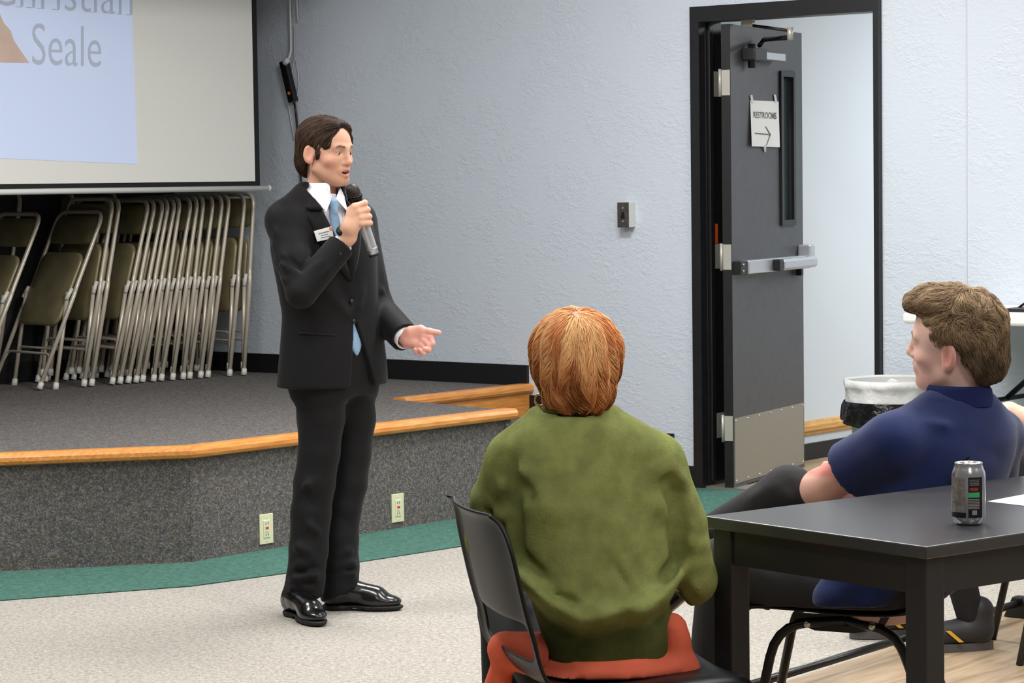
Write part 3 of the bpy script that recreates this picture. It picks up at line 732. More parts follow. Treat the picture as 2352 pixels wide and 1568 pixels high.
# ------------------------------------------------------------------ moulded shell chairs
mat('shell_black', (17, 17, 19), 0.42, spec=0.25)
mat('frame_black', (14, 14, 15), 0.3)
def make_shell_chair(name, label, loc, yaw, group='black shell chairs'):
    """faces +x before turning; z up; origin on the floor under the seat centre"""
    root = thing(name, label, 'chair', group=group)
    # profile of the centre line from the front lip over the seat and up the back
    key = [(0.235,0.415),(0.225,0.437),(0.20,0.447),(0.12,0.445),(0.0,0.436),(-0.10,0.436),(-0.165,0.448),(-0.20,0.485),(-0.222,0.54),(-0.24,0.60),(-0.258,0.68),(-0.272,0.745),(-0.283,0.775),(-0.300,0.79)]
    key = [Vector((a,0,b)) for a, b in key]
    prof = []
    for i in range(len(key)-1):
        p0, p1, p2, p3 = key[max(0,i-1)], key[i], key[i+1], key[min(len(key)-1,i+2)]
        for k in range(3):
            t = k/3; prof.append(0.5*((2*p1)+(p2-p0)*t+(2*p0-5*p1+4*p2-p3)*t*t+(3*p1-p0-3*p2+p3)*t**3))
    prof.append(key[-1]); n = len(prof); ws = [-1,-0.97,-0.92,-0.8,-0.6,-0.4,-0.2,0,0.2,0.4,0.6,0.8,0.92,0.97,1]
    vs = []
    for i, p in enumerate(prof):
        back = max(0, min(1, (p.z-0.45)/0.1)); half = 0.215 + 0.012*(1-back)
        if p.z > 0.70: half -= 0.045*((p.z-0.70)/0.09)**2
        if i < 6: half -= 0.03*(1-i/6)**2
        for w in ws:
            y = w*half; dish = abs(w)**2.5
            e = 1 if abs(w) > 0.98 else (0.75 if abs(w) > 0.95 else (0.3 if abs(w) > 0.9 else 0))
            x = p.x + back*(0.035*dish) - back*0.022*e; z = p.z + (1-back)*(0.02*dish - 0.02*e)
            vs.append((x, y, z))
    m = len(ws); fs = []
    s0 = next(i for i, p in enumerate(prof) if p.z > 0.492 and p.x < -0.1); s1 = next(i for i, p in enumerate(prof) if p.z > 0.56 and p.x < -0.1)
    for i in range(n-1):
        for k in range(m-1):
            if s0 <= i < s1 and 3 <= k < m-4: continue          # hand slot between back and seat
            fs.append((i*m+k, i*m+k+1, (i+1)*m+k+1, (i+1)*m+k))
    me = MB().add(vs, fs).mesh('shell'); o = link('shell', me, 'shell_black', root, True)
    md = o.modifiers.new('thick', 'SOLIDIFY'); md.thickness = 0.007; md.offset = 0
    md = o.modifiers.new('smooth', 'SUBSURF'); md.levels = 1; md.render_levels = 1
    r = 0.0115
    for s in (-1, 1):
        y = 0.185*s
        br = part('side_bracket', MB().prism([(0.12,y*0.96,0.432),(-0.10,y*0.96,0.425),(-0.085,y*0.96,0.40),(-0.02,y*0.96,0.388),(0.07,y*0.96,0.392),(0.115,y*0.96,0.41)], (0,0.006*s,0)), 'frame_black', root)
        for x, z in ((0.085, 0.409), (-0.062, 0.407)): part('bolt', MB().lathe((x, y+0.011*s, z), (0, s, 0), [(0.0,0.005),(0.006,0.004),(0.0085,0.001),(0.0085,-0.004)], 12), 'chrome', br, True)
        part('leg', MB().tube(bent([(0.24, y*1.12, 0.004), (0.155, y, 0.405), (0.0, y, 0.416)], 0.09, 5), r, 10), 'frame_black', root, True)
        part('leg', MB().tube(bent([(-0.26, y*1.12, 0.004), (-0.115, y, 0.395), (0.0, y, 0.416)], 0.09, 5), r, 10), 'frame_black', root, True)
    part('crossbar', MB().tube([(0.05, -0.185, 0.414), (0.05, 0.185, 0.414)], r*0.9, 8), 'frame_black', root, True)
    part('crossbar', MB().tube([(-0.06, -0.185, 0.414), (-0.06, 0.185, 0.414)], r*0.9, 8), 'frame_black', root, True)
    root.location = loc; root.rotation_euler = (0, 0, yaw)
    return root
WOM_Y, SIT_Y = 5.0, 5.78
wc = PY(1396, 1500, WOM_Y); wc.z = 0
make_shell_chair('shell_chair', 'black plastic shell chair turned sideways under the person in the green sweater', wc, math.radians(15))
sc_ = PY(1962, 1500, SIT_Y+0.09); sc_.z = 0
make_shell_chair('shell_chair', 'black plastic shell chair under the person in the navy polo behind the table', sc_, math.radians(180-14))
fc_ = Vector((1.70, 7.46, 0))
make_shell_chair('shell_chair', 'black plastic shell chair at the right edge, only a leg foot showing', fc_, math.radians(180))

# low rail on the floor
ra, rb = PZ(1700, 1580, 0.05), PZ(2342, 1384, 0.05)
fr = thing('floor_rail', 'long thin black metal rail low above the floor behind the seated man', 'rail', V3((ra+rb)/2))
part('bar', MB().tube([ra, rb], 0.012, 10), 'frame_black', fr, True)
rdir = (rb-ra).normalized(); rs = Vector((rdir.y, -rdir.x, 0))
for p in (ra, rb): part('foot', MB().prism([V3(p-rs*0.05-rdir*0.02, 0.003), V3(p+rs*0.05-rdir*0.02, 0.003), V3(p+rs*0.018-rdir*0.02, 0.072), V3(p-rs*0.018-rdir*0.02, 0.072)], rdir*0.04), 'frame_black', fr, bevel=0.006)

# ------------------------------------------------------------------ white folding table against the wall, right
mat('table_white', (232, 232, 226), 0.5)
fa = wcoord(onw(2075, 740, 0.7))[0]
fz = PN(2080, 728, wl(0, -0.66, 0), SD).z
ft = thing('folding_table', 'white plastic folding table with black legs against the wall', 'table', wl(fa+0.9, -0.35))
part('tabletop', MB().box(wl(fa+0.92, -0.36, fz), (1.84, 0.70, 0.045), [WD, SD, UP]), 'table_white', ft, bevel=0.012)
mat('leg_black', (14, 14, 15), 0.4)
for s in (0.28, 1.56):
    for d in (-0.62, -0.10): part('leg', MB().tube([wl(fa+s, d, 0.003), wl(fa+s, d, fz-0.02)], 0.014, 8), 'leg_black', ft, True)
    part('brace', MB().tube([wl(fa+s, -0.36, fz-0.34), wl(fa+s+(0.36 if s < 1 else -0.36), -0.36, fz-0.03)], 0.012, 8), 'leg_black', ft, True)
    part('stretcher', MB().tube([wl(fa+s, -0.62, fz-0.34), wl(fa+s, -0.10, fz-0.34)], 0.010, 8), 'leg_black', ft, True)
tpos = PN(2345, 700, wl(0, -0.45, 0), SD); ta = wcoord(tpos)[0]
tl = thing('tablet_stand', 'small black stand with a thin tilted wire on the white table', 'stand', wl(ta+0.05, -0.45, fz+0.0225))
part('base', MB().box(wl(ta+0.10, -0.45, fz+0.0225+0.008), (0.26, 0.16, 0.014), [WD, SD, UP]), 'leg_black', tl, bevel=0.003)
part('support', MB().tube([wl(ta-0.01, -0.45, fz+0.036), wl(ta+0.16, -0.42, fz+0.16), wl(ta+0.2, -0.42, fz+0.036)], 0.005, 6), 'leg_black', tl, True)
# grey storage tote beneath it
mat('grey_cloth', (96, 97, 98), 0.8, var=(40, 0.15, None))

# ------------------------------------------------------------------ trash bin
mat('bin_grey', (176, 176, 172), 0.55)
mat('liner_white', (214, 215, 214), 0.35, spec=0.6, bump=(28, 0.5, 0.01))
mat('liner_black', (14, 14, 15), 0.22, bump=(24, 0.8, 0.012))
bp_ = PN(2052, 873, wl(0, -0.40, 0), SD); bz = bp_.z; ba = wcoord(bp_)[0]
bc = wl(ba, -0.40)
tbn = thing('trash_bin', 'grey trash bin lined with white and black bags by the doorway', 'trash bin', bc)
part('bin', MB().lathe(bc, UP, [(0,0.004),(0.145,0.004),(0.15,0.012),(0.185,bz-0.03),(0.198,bz-0.02),(0.198,bz),(0.188,bz),(0.18,bz-0.05),(0.14,0.03),(0,0.03)], 36), 'bin_grey', tbn, True)
mbw = MB(); nseg = 60; vs = []; fs = []
prof = [(0.176,-0.12),(0.186,-0.02),(0.199,0.008),(0.208,0.004),(0.209,-0.02),(0.203,-0.028),(0.198,-0.05),(0.197,-0.085),(0.199,-0.115)]
for i, (r_, h_) in enumerate(prof):
    for k in range(nseg):
        a = 2*math.pi*k/nseg; w = 0.0035*math.sin(7*a+i*0.6)+0.0025*math.sin(13*a-i)
        vs.append(bc + Vector((math.cos(a), math.sin(a), 0))*(r_+w) + UP*(bz+h_+(0.004*math.sin(5*a+1) if i > 5 else 0)))
for i in range(len(prof)-1):
    for k in range(nseg): fs.append((i*nseg+k, i*nseg+(k+1) % nseg, (i+1)*nseg+(k+1) % nseg, (i+1)*nseg+k))
part('white_liner', MB().add(vs, fs), 'liner_white', tbn, True)
vs = []; fs = []
prof = [(0.207,-0.083),(0.211,-0.10),(0.217,-0.13),(0.221,-0.155),(0.220,-0.165),(0.212,-0.163)]
for i, (r_, h_) in enumerate(prof):
    for k in range(nseg):
        a = 2*math.pi*k/nseg; w = (0.004+0.004*i/5)*math.sin(9*a+i*0.4)+0.003*math.sin(17*a)
        vs.append(bc + Vector((math.cos(a), math.sin(a), 0))*(r_+w*(i > 0)) + UP*(bz+h_-(0.014*(1+math.sin(3*a+2))*(i/5))))
for i in range(len(prof)-1):
    for k in range(nseg): fs.append((i*nseg+k, i*nseg+(k+1) % nseg, (i+1)*nseg+(k+1) % nseg, (i+1)*nseg+k))
part('black_liner', MB().add(vs, fs), 'liner_black', tbn, True)
# ------------------------------------------------------------------ implicit surfaces for bodies and clothes
def A3(v): return np.array(v, dtype=np.float64)
def smin(a, b, k):
    if k <= 0: return np.minimum(a, b)
    h = np.clip(0.5+0.5*(b-a)/k, 0, 1); return b+(a-b)*h - k*h*(1-h)
def smax(a, b, k): return -smin(-a, -b, k)
class Frame:
    """local axes: l = the figure's left, f = forward, u = up"""
    def __init__(s, o, fwd, up=(0,0,1)):
        s.o = A3(o); f = A3(fwd); f /= np.linalg.norm(f); u = A3(up); u = u - f*u.dot(f) if abs(u.dot(f)) > 1e-9 else u; u /= np.linalg.norm(u)
        s.f, s.u = f, u; s.l = np.cross(u, f); s.R = np.stack([s.l, s.f, s.u])
    def w(s, l, f, u): return s.o + s.l*l + s.f*f + s.u*u
    def loc(s, p): return s.R @ (A3(p)-s.o)
def cone(a, b, ra, rb=None):
    a, b = A3(a), A3(b); rb = ra if rb is None else rb; ab = b-a; L2 = max(ab.dot(ab), 1e-12); R = max(ra, rb)
    def fn(X, Y, Z):
        t = np.clip(((X-a[0])*ab[0]+(Y-a[1])*ab[1]+(Z-a[2])*ab[2])/L2, 0, 1)
        return np.sqrt((X-a[0]-ab[0]*t)**2+(Y-a[1]-ab[1]*t)**2+(Z-a[2]-ab[2]*t)**2) - (ra+(rb-ra)*t)
    return fn, np.minimum(a, b)-R, np.maximum(a, b)+R
def ell(c, r, R=None):
    c, r = A3(c), A3(r); R = np.eye(3) if R is None else R; m = r.max()
    def fn(X, Y, Z):
        x, y, z = X-c[0], Y-c[1], Z-c[2]
        q = [(R[i,0]*x+R[i,1]*y+R[i,2]*z) for i in range(3)]
        k0 = np.sqrt(sum((q[i]/r[i])**2 for i in range(3))); k1 = np.sqrt(sum((q[i]/r[i]**2)**2 for i in range(3)))+1e-9
        return k0*(k0-1)/k1
    return fn, c-m, c+m
def rbox(c, h, rad, R=None):
    c, h = A3(c), A3(h); R = np.eye(3) if R is None else R; m = np.linalg.norm(h)+rad
    def fn(X, Y, Z):
        x, y, z = X-c[0], Y-c[1], Z-c[2]
        q = [np.abs(R[i,0]*x+R[i,1]*y+R[i,2]*z)-h[i]+rad for i in range(3)]
        return np.sqrt(sum(np.maximum(v, 0)**2 for v in q)) + np.minimum(np.maximum(q[0], np.maximum(q[1], q[2])), 0) - rad
    return fn, c-m, c+m
def loft(fr, secs, smooth=5, p=2.0):
    """secs: (u, cl, cf, rl, rf) rings in a frame, superellipse power p"""
    S = np.array(sorted(secs), dtype=float); u0, u1 = S[0,0], S[-1,0]
    us = np.linspace(u0, u1, 160); T = [np.interp(us, S[:,0], S[:,i]) for i in range(1,5)]
    for _ in range(smooth):
        T = [np.concatenate([[t[0]], (t[:-2]+2*t[1:-1]+t[2:])/4, [t[-1]]]) for t in T]
        for __ in range(4): T = [np.concatenate([[t[0]], (t[:-2]+2*t[1:-1]+t[2:])/4, [t[-1]]]) for t in T]
    pts = np.array([fr.w(cl+sl*rl, cf+sf*rf, u) for u, cl, cf, rl, rf in S for sl in (-1,1) for sf in (-1,1)])
    def fn(X, Y, Z):
        x, y, z = X-fr.o[0], Y-fr.o[1], Z-fr.o[2]; R = fr.R
        l = R[0,0]*x+R[0,1]*y+R[0,2]*z; f = R[1,0]*x+R[1,1]*y+R[1,2]*z; u = R[2,0]*x+R[2,1]*y+R[2,2]*z
        sh = u.shape; uf = np.clip(u, u0, u1).ravel()
        cl, cf, rl, rf = [np.interp(uf, us, t).reshape(sh) for t in T]
        k = (np.abs((l-cl)/rl)**p + np.abs((f-cf)/rf)**p)**(1/p)
        d = (k-1)*np.minimum(rl, rf)*0.92
        cap = np.maximum(u-u1, u0-u)
        return np.where(cap > 0, np.sqrt(np.maximum(d,0)**2+cap**2), np.maximum(d, cap))
    return fn, pts.min(0), pts.max(0)
class SDF:
    def __init__(s, lo, hi, h):
        lo, hi = np.minimum(A3(lo), A3(hi)), np.maximum(A3(lo), A3(hi))
        s.lo = A3(lo); s.h = h; s.n = np.ceil((A3(hi)-s.lo)/h).astype(int)+1
        s.ax = [s.lo[i]+np.arange(s.n[i])*h for i in range(3)]; s.F = np.full(tuple(s.n), 0.4)
    def sub_(s, lo, hi, m):
        sl = []
        for i in range(3):
            a = int(max(0, math.floor((lo[i]-m-s.lo[i])/s.h))); b = int(min(s.n[i], math.ceil((hi[i]+m-s.lo[i])/s.h)+1)); sl.append(slice(a, max(a, b)))
        g = np.meshgrid(*[s.ax[i][sl[i]] for i in range(3)], indexing='ij', sparse=False)
        return tuple(sl), g
    def add(s, prim, k=0.0):
        fn, lo, hi = prim; sl, g = s.sub_(lo, hi, k+4*s.h)
        if min(g[0].shape) == 0: return s
        s.F[sl] = smin(s.F[sl], fn(*g), k); return s
    def cut(s, prim, k=0.0):
        fn, lo, hi = prim; sl, g = s.sub_(lo, hi, k+4*s.h)
        if min(g[0].shape) == 0: return s
        s.F[sl] = smax(s.F[sl], -fn(*g), k); return s
    def grid(s): return np.meshgrid(*s.ax, indexing='ij')
    def cutfn(s, fn, k=0.0):          # remove where fn < 0
        s.F = smax(s.F, -fn(*s.grid()), k); return s
    def keep(s, fn, k=0.0): s.F = smax(s.F, fn(*s.grid()), k); return s
    def disp(s, fn): s.F = s.F + fn(*s.grid()); return s
    def sample(s, P):
        q = (P-s.lo)/s.h; i = np.clip(np.floor(q).astype(int), 0, s.n-2); f = np.clip(q-i, 0, 1); out = 0
        for dx in (0,1):
            for dy in (0,1):
                for dz in (0,1):
                    w = (f[:,0] if dx else 1-f[:,0])*(f[:,1] if dy else 1-f[:,1])*(f[:,2] if dz else 1-f[:,2])
                    out = out + w*s.F[i[:,0]+dx, i[:,1]+dy, i[:,2]+dz]
        return out
    def grad(s, P):
        e = s.h; G = np.stack([s.sample(P+d)-s.sample(P-d) for d in (np.array([e,0,0]), np.array([0,e,0]), np.array([0,0,e]))], 1)
        return G/(np.linalg.norm(G, axis=1, keepdims=True)+1e-9)
    def net(s, smooth=2):
        F = s.F.copy(); F[0], F[-1] = 1, 1; F[:,0], F[:,-1] = 1, 1; F[:,:,0], F[:,:,-1] = 1, 1
        nx, ny, nz = F.shape; ins = F < 0
        c = [F[dx:nx-1+dx, dy:ny-1+dy, dz:nz-1+dz] for dx in (0,1) for dy in (0,1) for dz in (0,1)]
        ci = [ins[dx:nx-1+dx, dy:ny-1+dy, dz:nz-1+dz] for dx in (0,1) for dy in (0,1) for dz in (0,1)]
        cnt = sum(a.astype(np.int8) for a in ci); act = (cnt > 0) & (cnt < 8)
        idx = np.argwhere(act); vals = np.stack([a[act] for a in c], 1)
        off = np.array([(dx,dy,dz) for dx in (0,1) for dy in (0,1) for dz in (0,1)], float)
        acc = np.zeros((len(idx), 3)); num = np.zeros(len(idx))
        for a in range(8):
            for b in range(a+1, 8):
                if np.abs(off[a]-off[b]).sum() != 1: continue
                va, vb = vals[:,a], vals[:,b]; m = (va < 0) != (vb < 0)
                t = np.where(m, va/np.where(m, va-vb, 1), 0)
                p = off[a]+(off[b]-off[a])*t[:,None]; acc += np.where(m[:,None], p, 0); num += m
        V = s.lo + (idx + acc/num[:,None])*s.h
        vid = -np.ones(act.shape, dtype=np.int64); vid[act] = np.arange(len(idx)); Q = []
        for ax in range(3):
            a = ins; b = np.roll(ins, -1, ax); sl = [slice(1,-1)]*3; sl[ax] = slice(0,-1); sl = tuple(sl)
            e = np.argwhere((a[sl] != b[sl])); base = np.array([1,1,1]); base[ax] = 0; e = e+base
            u, v = [(1,2),(2,0),(0,1)][ax]
            du = np.zeros(3, int); du[u] = 1; dv = np.zeros(3, int); dv[v] = 1
            q = np.stack([vid[tuple((e-du-dv).T)], vid[tuple((e-dv).T)], vid[tuple(e.T)], vid[tuple((e-du).T)]], 1)
            fl = ~ins[tuple(e.T)]; q[fl] = q[fl][:, ::-1]; Q.append(q)
        Q = np.concatenate(Q); Q = Q[(Q >= 0).all(1)]
        n = len(V); E0 = Q.ravel(); E1 = np.roll(Q, -1, 1).ravel()
        deg = np.bincount(E0, minlength=n)+np.bincount(E1, minlength=n)
        for it in range(smooth):
            for lam in (0.5, -0.5):
                S = np.zeros_like(V)
                for d in range(3): S[:,d] = np.bincount(E0, V[E1,d], n)+np.bincount(E1, V[E0,d], n)
                V = V + lam*(S/np.maximum(deg,1)[:,None]-V)
        return V, Q
def np_mesh(name, V, Q, col=None):
    me = bpy.data.meshes.new(name); nq = len(Q); k = Q.shape[1]
    me.vertices.add(len(V)); me.vertices.foreach_set('co', V.astype(np.float32).ravel())
    me.loops.add(nq*k); me.loops.foreach_set('vertex_index', Q.astype(np.int32).ravel())
    me.polygons.add(nq); me.polygons.foreach_set('loop_start', np.arange(0, nq*k, k, dtype=np.int32)); me.polygons.foreach_set('loop_total', np.full(nq, k, dtype=np.int32))
    me.update(calc_edges=True); me.validate(); me.shade_smooth()
    if col is not None:
        a = me.color_attributes.new('Col', 'FLOAT_COLOR', 'POINT')
        a.data.foreach_set('color', np.concatenate([col, np.ones((len(col),1))], 1).astype(np.float32).ravel())
    return me
def joined(*VQ):
    o = 0; Vs = []; Qs = []
    for V, Q in VQ: Vs.append(V); Qs.append(Q+o); o += len(V)
    return np.concatenate(Vs), np.concatenate(Qs)
def noise3(P, seed, scale):
    """cheap smooth value noise on points (N,3)"""
    r = np.random.default_rng(seed); T = r.random((32,32,32)); q = P*scale; i = np.floor(q).astype(int); f = q-i; f = f*f*(3-2*f); out = 0
    for dx in (0,1):
        for dy in (0,1):
            for dz in (0,1):
                w = (f[...,0] if dx else 1-f[...,0])*(f[...,1] if dy else 1-f[...,1])*(f[...,2] if dz else 1-f[...,2])
                out = out + w*T[(i[...,0]+dx) % 32, (i[...,1]+dy) % 32, (i[...,2]+dz) % 32]
    return out
def fold(a, b, w, amp, wob=0.0):
    """ridge (amp>0) or crease (amp<0) along a segment, as an offset of the field"""
    a, b = A3(a), A3(b); ab = b-a; L2 = ab.dot(ab)
    lo, hi = np.minimum(a,b)-3*w, np.maximum(a,b)+3*w
    def fn(X, Y, Z):
        t = np.clip(((X-a[0])*ab[0]+(Y-a[1])*ab[1]+(Z-a[2])*ab[2])/L2, 0, 1)
        d2 = (X-a[0]-ab[0]*t)**2+(Y-a[1]-ab[1]*t)**2+(Z-a[2]-ab[2]*t)**2
        return -amp*np.exp(-d2/(w*w))*np.minimum(1, 0.35+2.6*np.minimum(t, 1-t))
    return fn, lo, hi
def apply_folds(s, folds):
    for fn, lo, hi in folds:
        sl, g = s.sub_(lo, hi, 0)
        if min(g[0].shape): s.F[sl] += fn(*g)
def strands(field, seeds, flow, length, steps, width, lift, col, seed=1, jit=0.25, taper=True):
    """thin three-sided hair locks following a flow over a surface; returns V, Q, colours"""
    r = np.random.default_rng(seed); P = seeds.copy(); n = len(P)
    L = length*(0.7+0.6*r.random(n)); J = (r.random((n,3))-0.5)*jit; pts = []; nrm = []; tan = []
    lf = lift*(0.15+1.0*r.random(n))
    for k in range(steps+1):
        N = field.grad(P); D = flow(P, k/steps) + J; D = D - N*(D*N).sum(1, keepdims=True); D /= np.linalg.norm(D, axis=1, keepdims=True)+1e-9
        d = field.sample(P); P = P - N*d[:,None]
        pts.append(P + N*(lf*(math.sin(min(1, 0.25+k/steps)*math.pi*0.5)))[:,None]); nrm.append(N); tan.append(D)
        P = P + D*(L/steps)[:,None]
    V = []; prof = [1.0 if not taper else (0.55+0.45*math.sin(math.pi*min(1, 0.15+k/steps*0.85))) if k < steps else 0.12 for k in range(steps+1)]
    wd = width*(0.6+0.8*r.random(n))
    for k in range(steps+1):
        B = np.cross(tan[k], nrm[k]); w = (wd*prof[k])[:,None]
        V += [pts[k]-B*w, pts[k]+nrm[k]*w*0.9, pts[k]+B*w]
    V = np.stack(V, 1).reshape(n, (steps+1)*3, 3); Q = []
    for k in range(steps):
        a = k*3; b = a+3
        Q += [(a, a+1, b+1, b), (a+1, a+2, b+2, b+1)]
    Q = np.array(Q); m = (steps+1)*3
    Qa = (Q[None]+(np.arange(n)*m)[:,None,None]).reshape(-1, 4)
    C = np.repeat(col(pts[0], r), m, 0)
    return V.reshape(-1, 3), Qa, C

# skin materials
mat('skin', (214, 160, 130), 0.5, vcol=True, sss=0.12, spec=0.35)
mat('hair', (60, 45, 35), 0.68, vcol=True, spec=0.18)
mat('eye_white', (196, 186, 180), 0.3)
mat('eye_iris', (50, 34, 26), 0.15)
mat('mouth_dark', (60, 20, 20), 0.6)
mat('teeth', (222, 214, 200), 0.4)

def build_head(fr, S=1.0, h=0.0028, neck=None, mouth_open=0.0, ear_cup=True, chin=0.0):
    """head field; fr origin midway between the ears at eye height, S overall scale"""
    def p(l, f, u): return fr.w(l*S, f*S, u*S)
    def e(l, f, u, rl, rf, ru, R=None): return ell(p(l,f,u), (rl*S, rf*S, ru*S), fr.R if R is None else R)
    lo = np.minimum.reduce([p(a,b,c) for a in (-.13,.13) for b in (-.15,.15) for c in (-.24,.15)]); hi = np.maximum.reduce([p(a,b,c) for a in (-.13,.13) for b in (-.15,.15) for c in (-.24,.15)])
    s = SDF(lo, hi, h)
    s.add(e(0,-.014,.036,.074,.094,.082)); s.add(e(0,.020,.010,.066,.074,.085), .03)
    s.add(e(0,.036,-.048,.056,.056,.066), .03); s.add(e(0,.046,-.083,.036,.038,.028), .03)
    s.add(cone(p(-.010,.080,-.101), p(.010,.080,-.101), .0155*S), .022)
    for q in (-1, 1):
        s.add(cone(p(.058*q,.005,-.062), p(.027*q,.066,-.096), .0115*S, .0115*S), .025)       # jaw line
        s.add(e(.043*q,.062,-.030,.020,.020,.016), .02)                                       # cheekbone
        s.add(cone(p(.012*q,.090,.017), p(.042*q,.077,.018), .0085*S, .0075*S), .016)           # brow
        s.cut(e(.031*q,.099,.000,.019,.015,.012), .012)                                       # socket
        s.add(ell(p(.031*q,.0755,-.001), (.0140*S,.0125*S,.0122*S), fr.R), .004); s.cut(ell(p(.031*q,.0895,-.0022), (.0148*S,.0062*S,.0048*S), fr.R), .0012)               # lids over the eyeball
        s.add(e(.0110*q,.095,-.037,.0092,.011,.0080), .006)                                   # nostril wings
        ft = Frame(p(.073*q,-.010,-.012), fr.f*0.92 + fr.l*0.38*(-q), fr.u*0.97 - fr.f*0.2)
        s.add(ell(ft.w(.005*q*S,-.002*S,0), (.0085*S,.0205*S,.0330*S), ft.R), .005)
        s.add(ell(ft.w(.003*q*S,.004*S,-.024*S), (.007*S,.010*S,.011*S), ft.R), .006)
        if ear_cup:
            s.cut(ell(ft.w(.0145*q*S,.001*S,.003*S), (.0075*S,.0140*S,.0235*S), ft.R), .003); s.add(cone(ft.w(.006*q*S,-.007*S,.012*S), ft.w(.007*q*S,-.004*S,-.010*S), .0032*S, .003*S), .002)
    s.add(cone(p(0,.091,.010), p(0,.107,-.030), .0078*S, .0105*S), .012); s.add(ell(p(0,.109,-.033), (.0115*S,.0095*S,.0088*S), fr.R), .007)
    s.add(e(0,.086,-.064,.026,.016,.020), .012)
    mo = mouth_open
    s.add(cone(p(-.019,.089,-.0615), p(0,.0985,-.0590), .0045*S, .0062*S), .006); s.add(cone(p(.019,.089,-.0615), p(0,.0985,-.0590), .0045*S, .0062*S), .006)
    s.add(cone(p(-.016,.088,-.0700-mo), p(0,.0965,-.0725-mo), .0050*S, .0075*S), .006); s.add(cone(p(.016,.088,-.0700-mo), p(0,.0965,-.0725-mo), .0050*S, .0075*S), .006)
    s.cut(e(0,.100,-.0660-mo*.5,.020,.017,.0022+mo*.55), .003)
    if neck is not None:
        a, b, r0, r1 = neck; s.add(cone(a, b, r0, r1), .03)
    else:
        s.add(cone(p(0,-.022,-.070), p(0,-.040,-.200), .053*S, .056*S), .03)
    return s
def head_colors(V, fr, S, base, stub=None, ear_red=0.3, lip=(196,116,104), brow=(70,48,38), brow_on=True):
    q = (V-fr.o) @ fr.R.T / S; C = np.tile(np.array(lin(base)), (len(V),1))
    def mixin(c, w): return C*(1-w[:,None]) + np.array(lin(c))*w[:,None]
    g = lambda l,f,u,a,b,c: np.exp(-(((np.abs(q[:,0])-l)/a)**2+((q[:,1]-f)/b)**2+((q[:,2]-u)/c)**2))
    red = tuple(min(255, x*y) for x, y in zip(base, (1.0,0.82,0.80)))
    C = mixin(red, 0.5*g(.046,.066,-.036,.022,.03,.02)); C = mixin(red, 0.5*g(0,.115,-.033,.012,.02,.012))
    C = mixin((205,104,92) if ear_red > .5 else (214,132,108), min(1,ear_red)*g(.082,-.012,-.014,.012,.026,.036))
    lipw = np.clip(np.exp(-((np.abs(q[:,0])/.021)**4))*np.exp(-(((q[:,2]+.066)/.0125)**4))*(q[:,1] > .086), 0, 1); C = mixin(lip, 0.75*lipw)
    if stub is not None:
        w = np.clip((-.045-q[:,2])/.03, 0, 1)*np.clip((q[:,1]-0.0)/.03, 0, 1)*np.clip((q[:,2]+.125)/.03,0,1); C = mixin(stub, 0.45*w*(1-lipw))
    if brow_on:
        bl = np.abs(q[:,0]); arch = .019+.004*np.clip((bl-.012)/.02,0,1)-.006*np.clip((bl-.035)/.015,0,1)
        w = np.clip(1.3*np.exp(-((q[:,2]-arch)/.0042)**4)*np.exp(-((bl-.030)/.0175)**6)*(q[:,1] > .05), 0, 1); C = mixin(brow, 0.85*w)
        w = np.exp(-((bl-.031)/.0135)**4)*np.exp(-((q[:,2]-.0020)/.0024)**2)*(q[:,1] > .06); C = mixin(brow, 0.9*w)
    return C
def eye_parts(fr, S, root, side, look=(0,0)):
    for q in side:
        c = fr.w(.031*q*S, .0752*S, -.0022*S); d = fr.f + fr.l*look[0] + fr.u*look[1]; d /= np.linalg.norm(d)
        e = part('eye', MB().sphere(c, .0121*S, 14, 10), 'eye_white', root, True)
        part('iris', MB().sphere(c + d*.0058*S, .0073*S, 12, 8), 'eye_iris', e, True)
# ------------------------------------------------------------------ the standing speaker
SPK = 8.41
def M(px, py, dy=0.0): return A3(PY(px, py, SPK+dy))
BASE = PZ(750, 1412, 0); BASE.z = 0.0
sp = thing('person', 'standing person in black suit and blue tie speaking into a microphone', 'person', BASE)
mat('suit', (13, 12, 14), 0.72, spec=0.22, sheen=0.05, bump=(500, 0.25, 0.0006), var=(9, 0.25, None))
mat('shirt_white', (236, 236, 240), 0.7, bump=(14, 0.15, 0.004))
mat('tie_blue', (142, 176, 208), 0.5, var=(40, 0.15, None))
mat('shoe_black', (12, 12, 13), 0.22, coat=0.4)
mat('shoe_sole', (15, 14, 14), 0.6)
yaw = math.radians(45)
FW = A3((math.sin(yaw), -math.cos(yaw), 0))
tf = Frame((0,0,0), FW)
def zof(py): return M(760, py)[2]
def secl(rows):
    out = []
    for py, px, a, b in rows:
        c = M(px, py); q = tf.loc(c); out.append((c[2], q[0], q[1], a, b))
    return out
torso = [(884,764,.202,.142),(840,765,.198,.138),(790,764,.190,.132),(720,760,.176,.122),(650,752,.182,.127),(580,744,.192,.132),(520,738,.190,.126),(480,737,.172,.112),(455,737,.128,.092),(438,738,.092,.080),(424,739,.074,.070)]
rS, rE, rW = M(656,506,-.13), M(692,672,-.25), M(785,562,-.19)
lS, lE, lW = M(818,508,.13), M(866,706,.12), M(930,775,-.04)
h = 0.0052
J = SDF(M(560,395,-.5)-.02, M(990,905,.45)+.02, h)
J.add(loft(tf, secl(torso), 3, 2.3))
rM = rS*.45+rE*.55+A3((-.004,0,0))
J.add(cone(rS, rM, .063, .057), .03); J.add(cone(rM, rE, .057, .050), .015)
J.add(cone(M(700,452,-.05), rS, .046, .060), .03); J.add(cone(M(775,455,.05), lS, .046, .058), .03)
J.add(cone(lS, lE, .066, .053), .03); J.add(cone(lE, lW, .054, .051), .02)
# forearm of the right arm (kept crisp against the chest)
J.add(cone(rE, rW, .051, .046), .008)
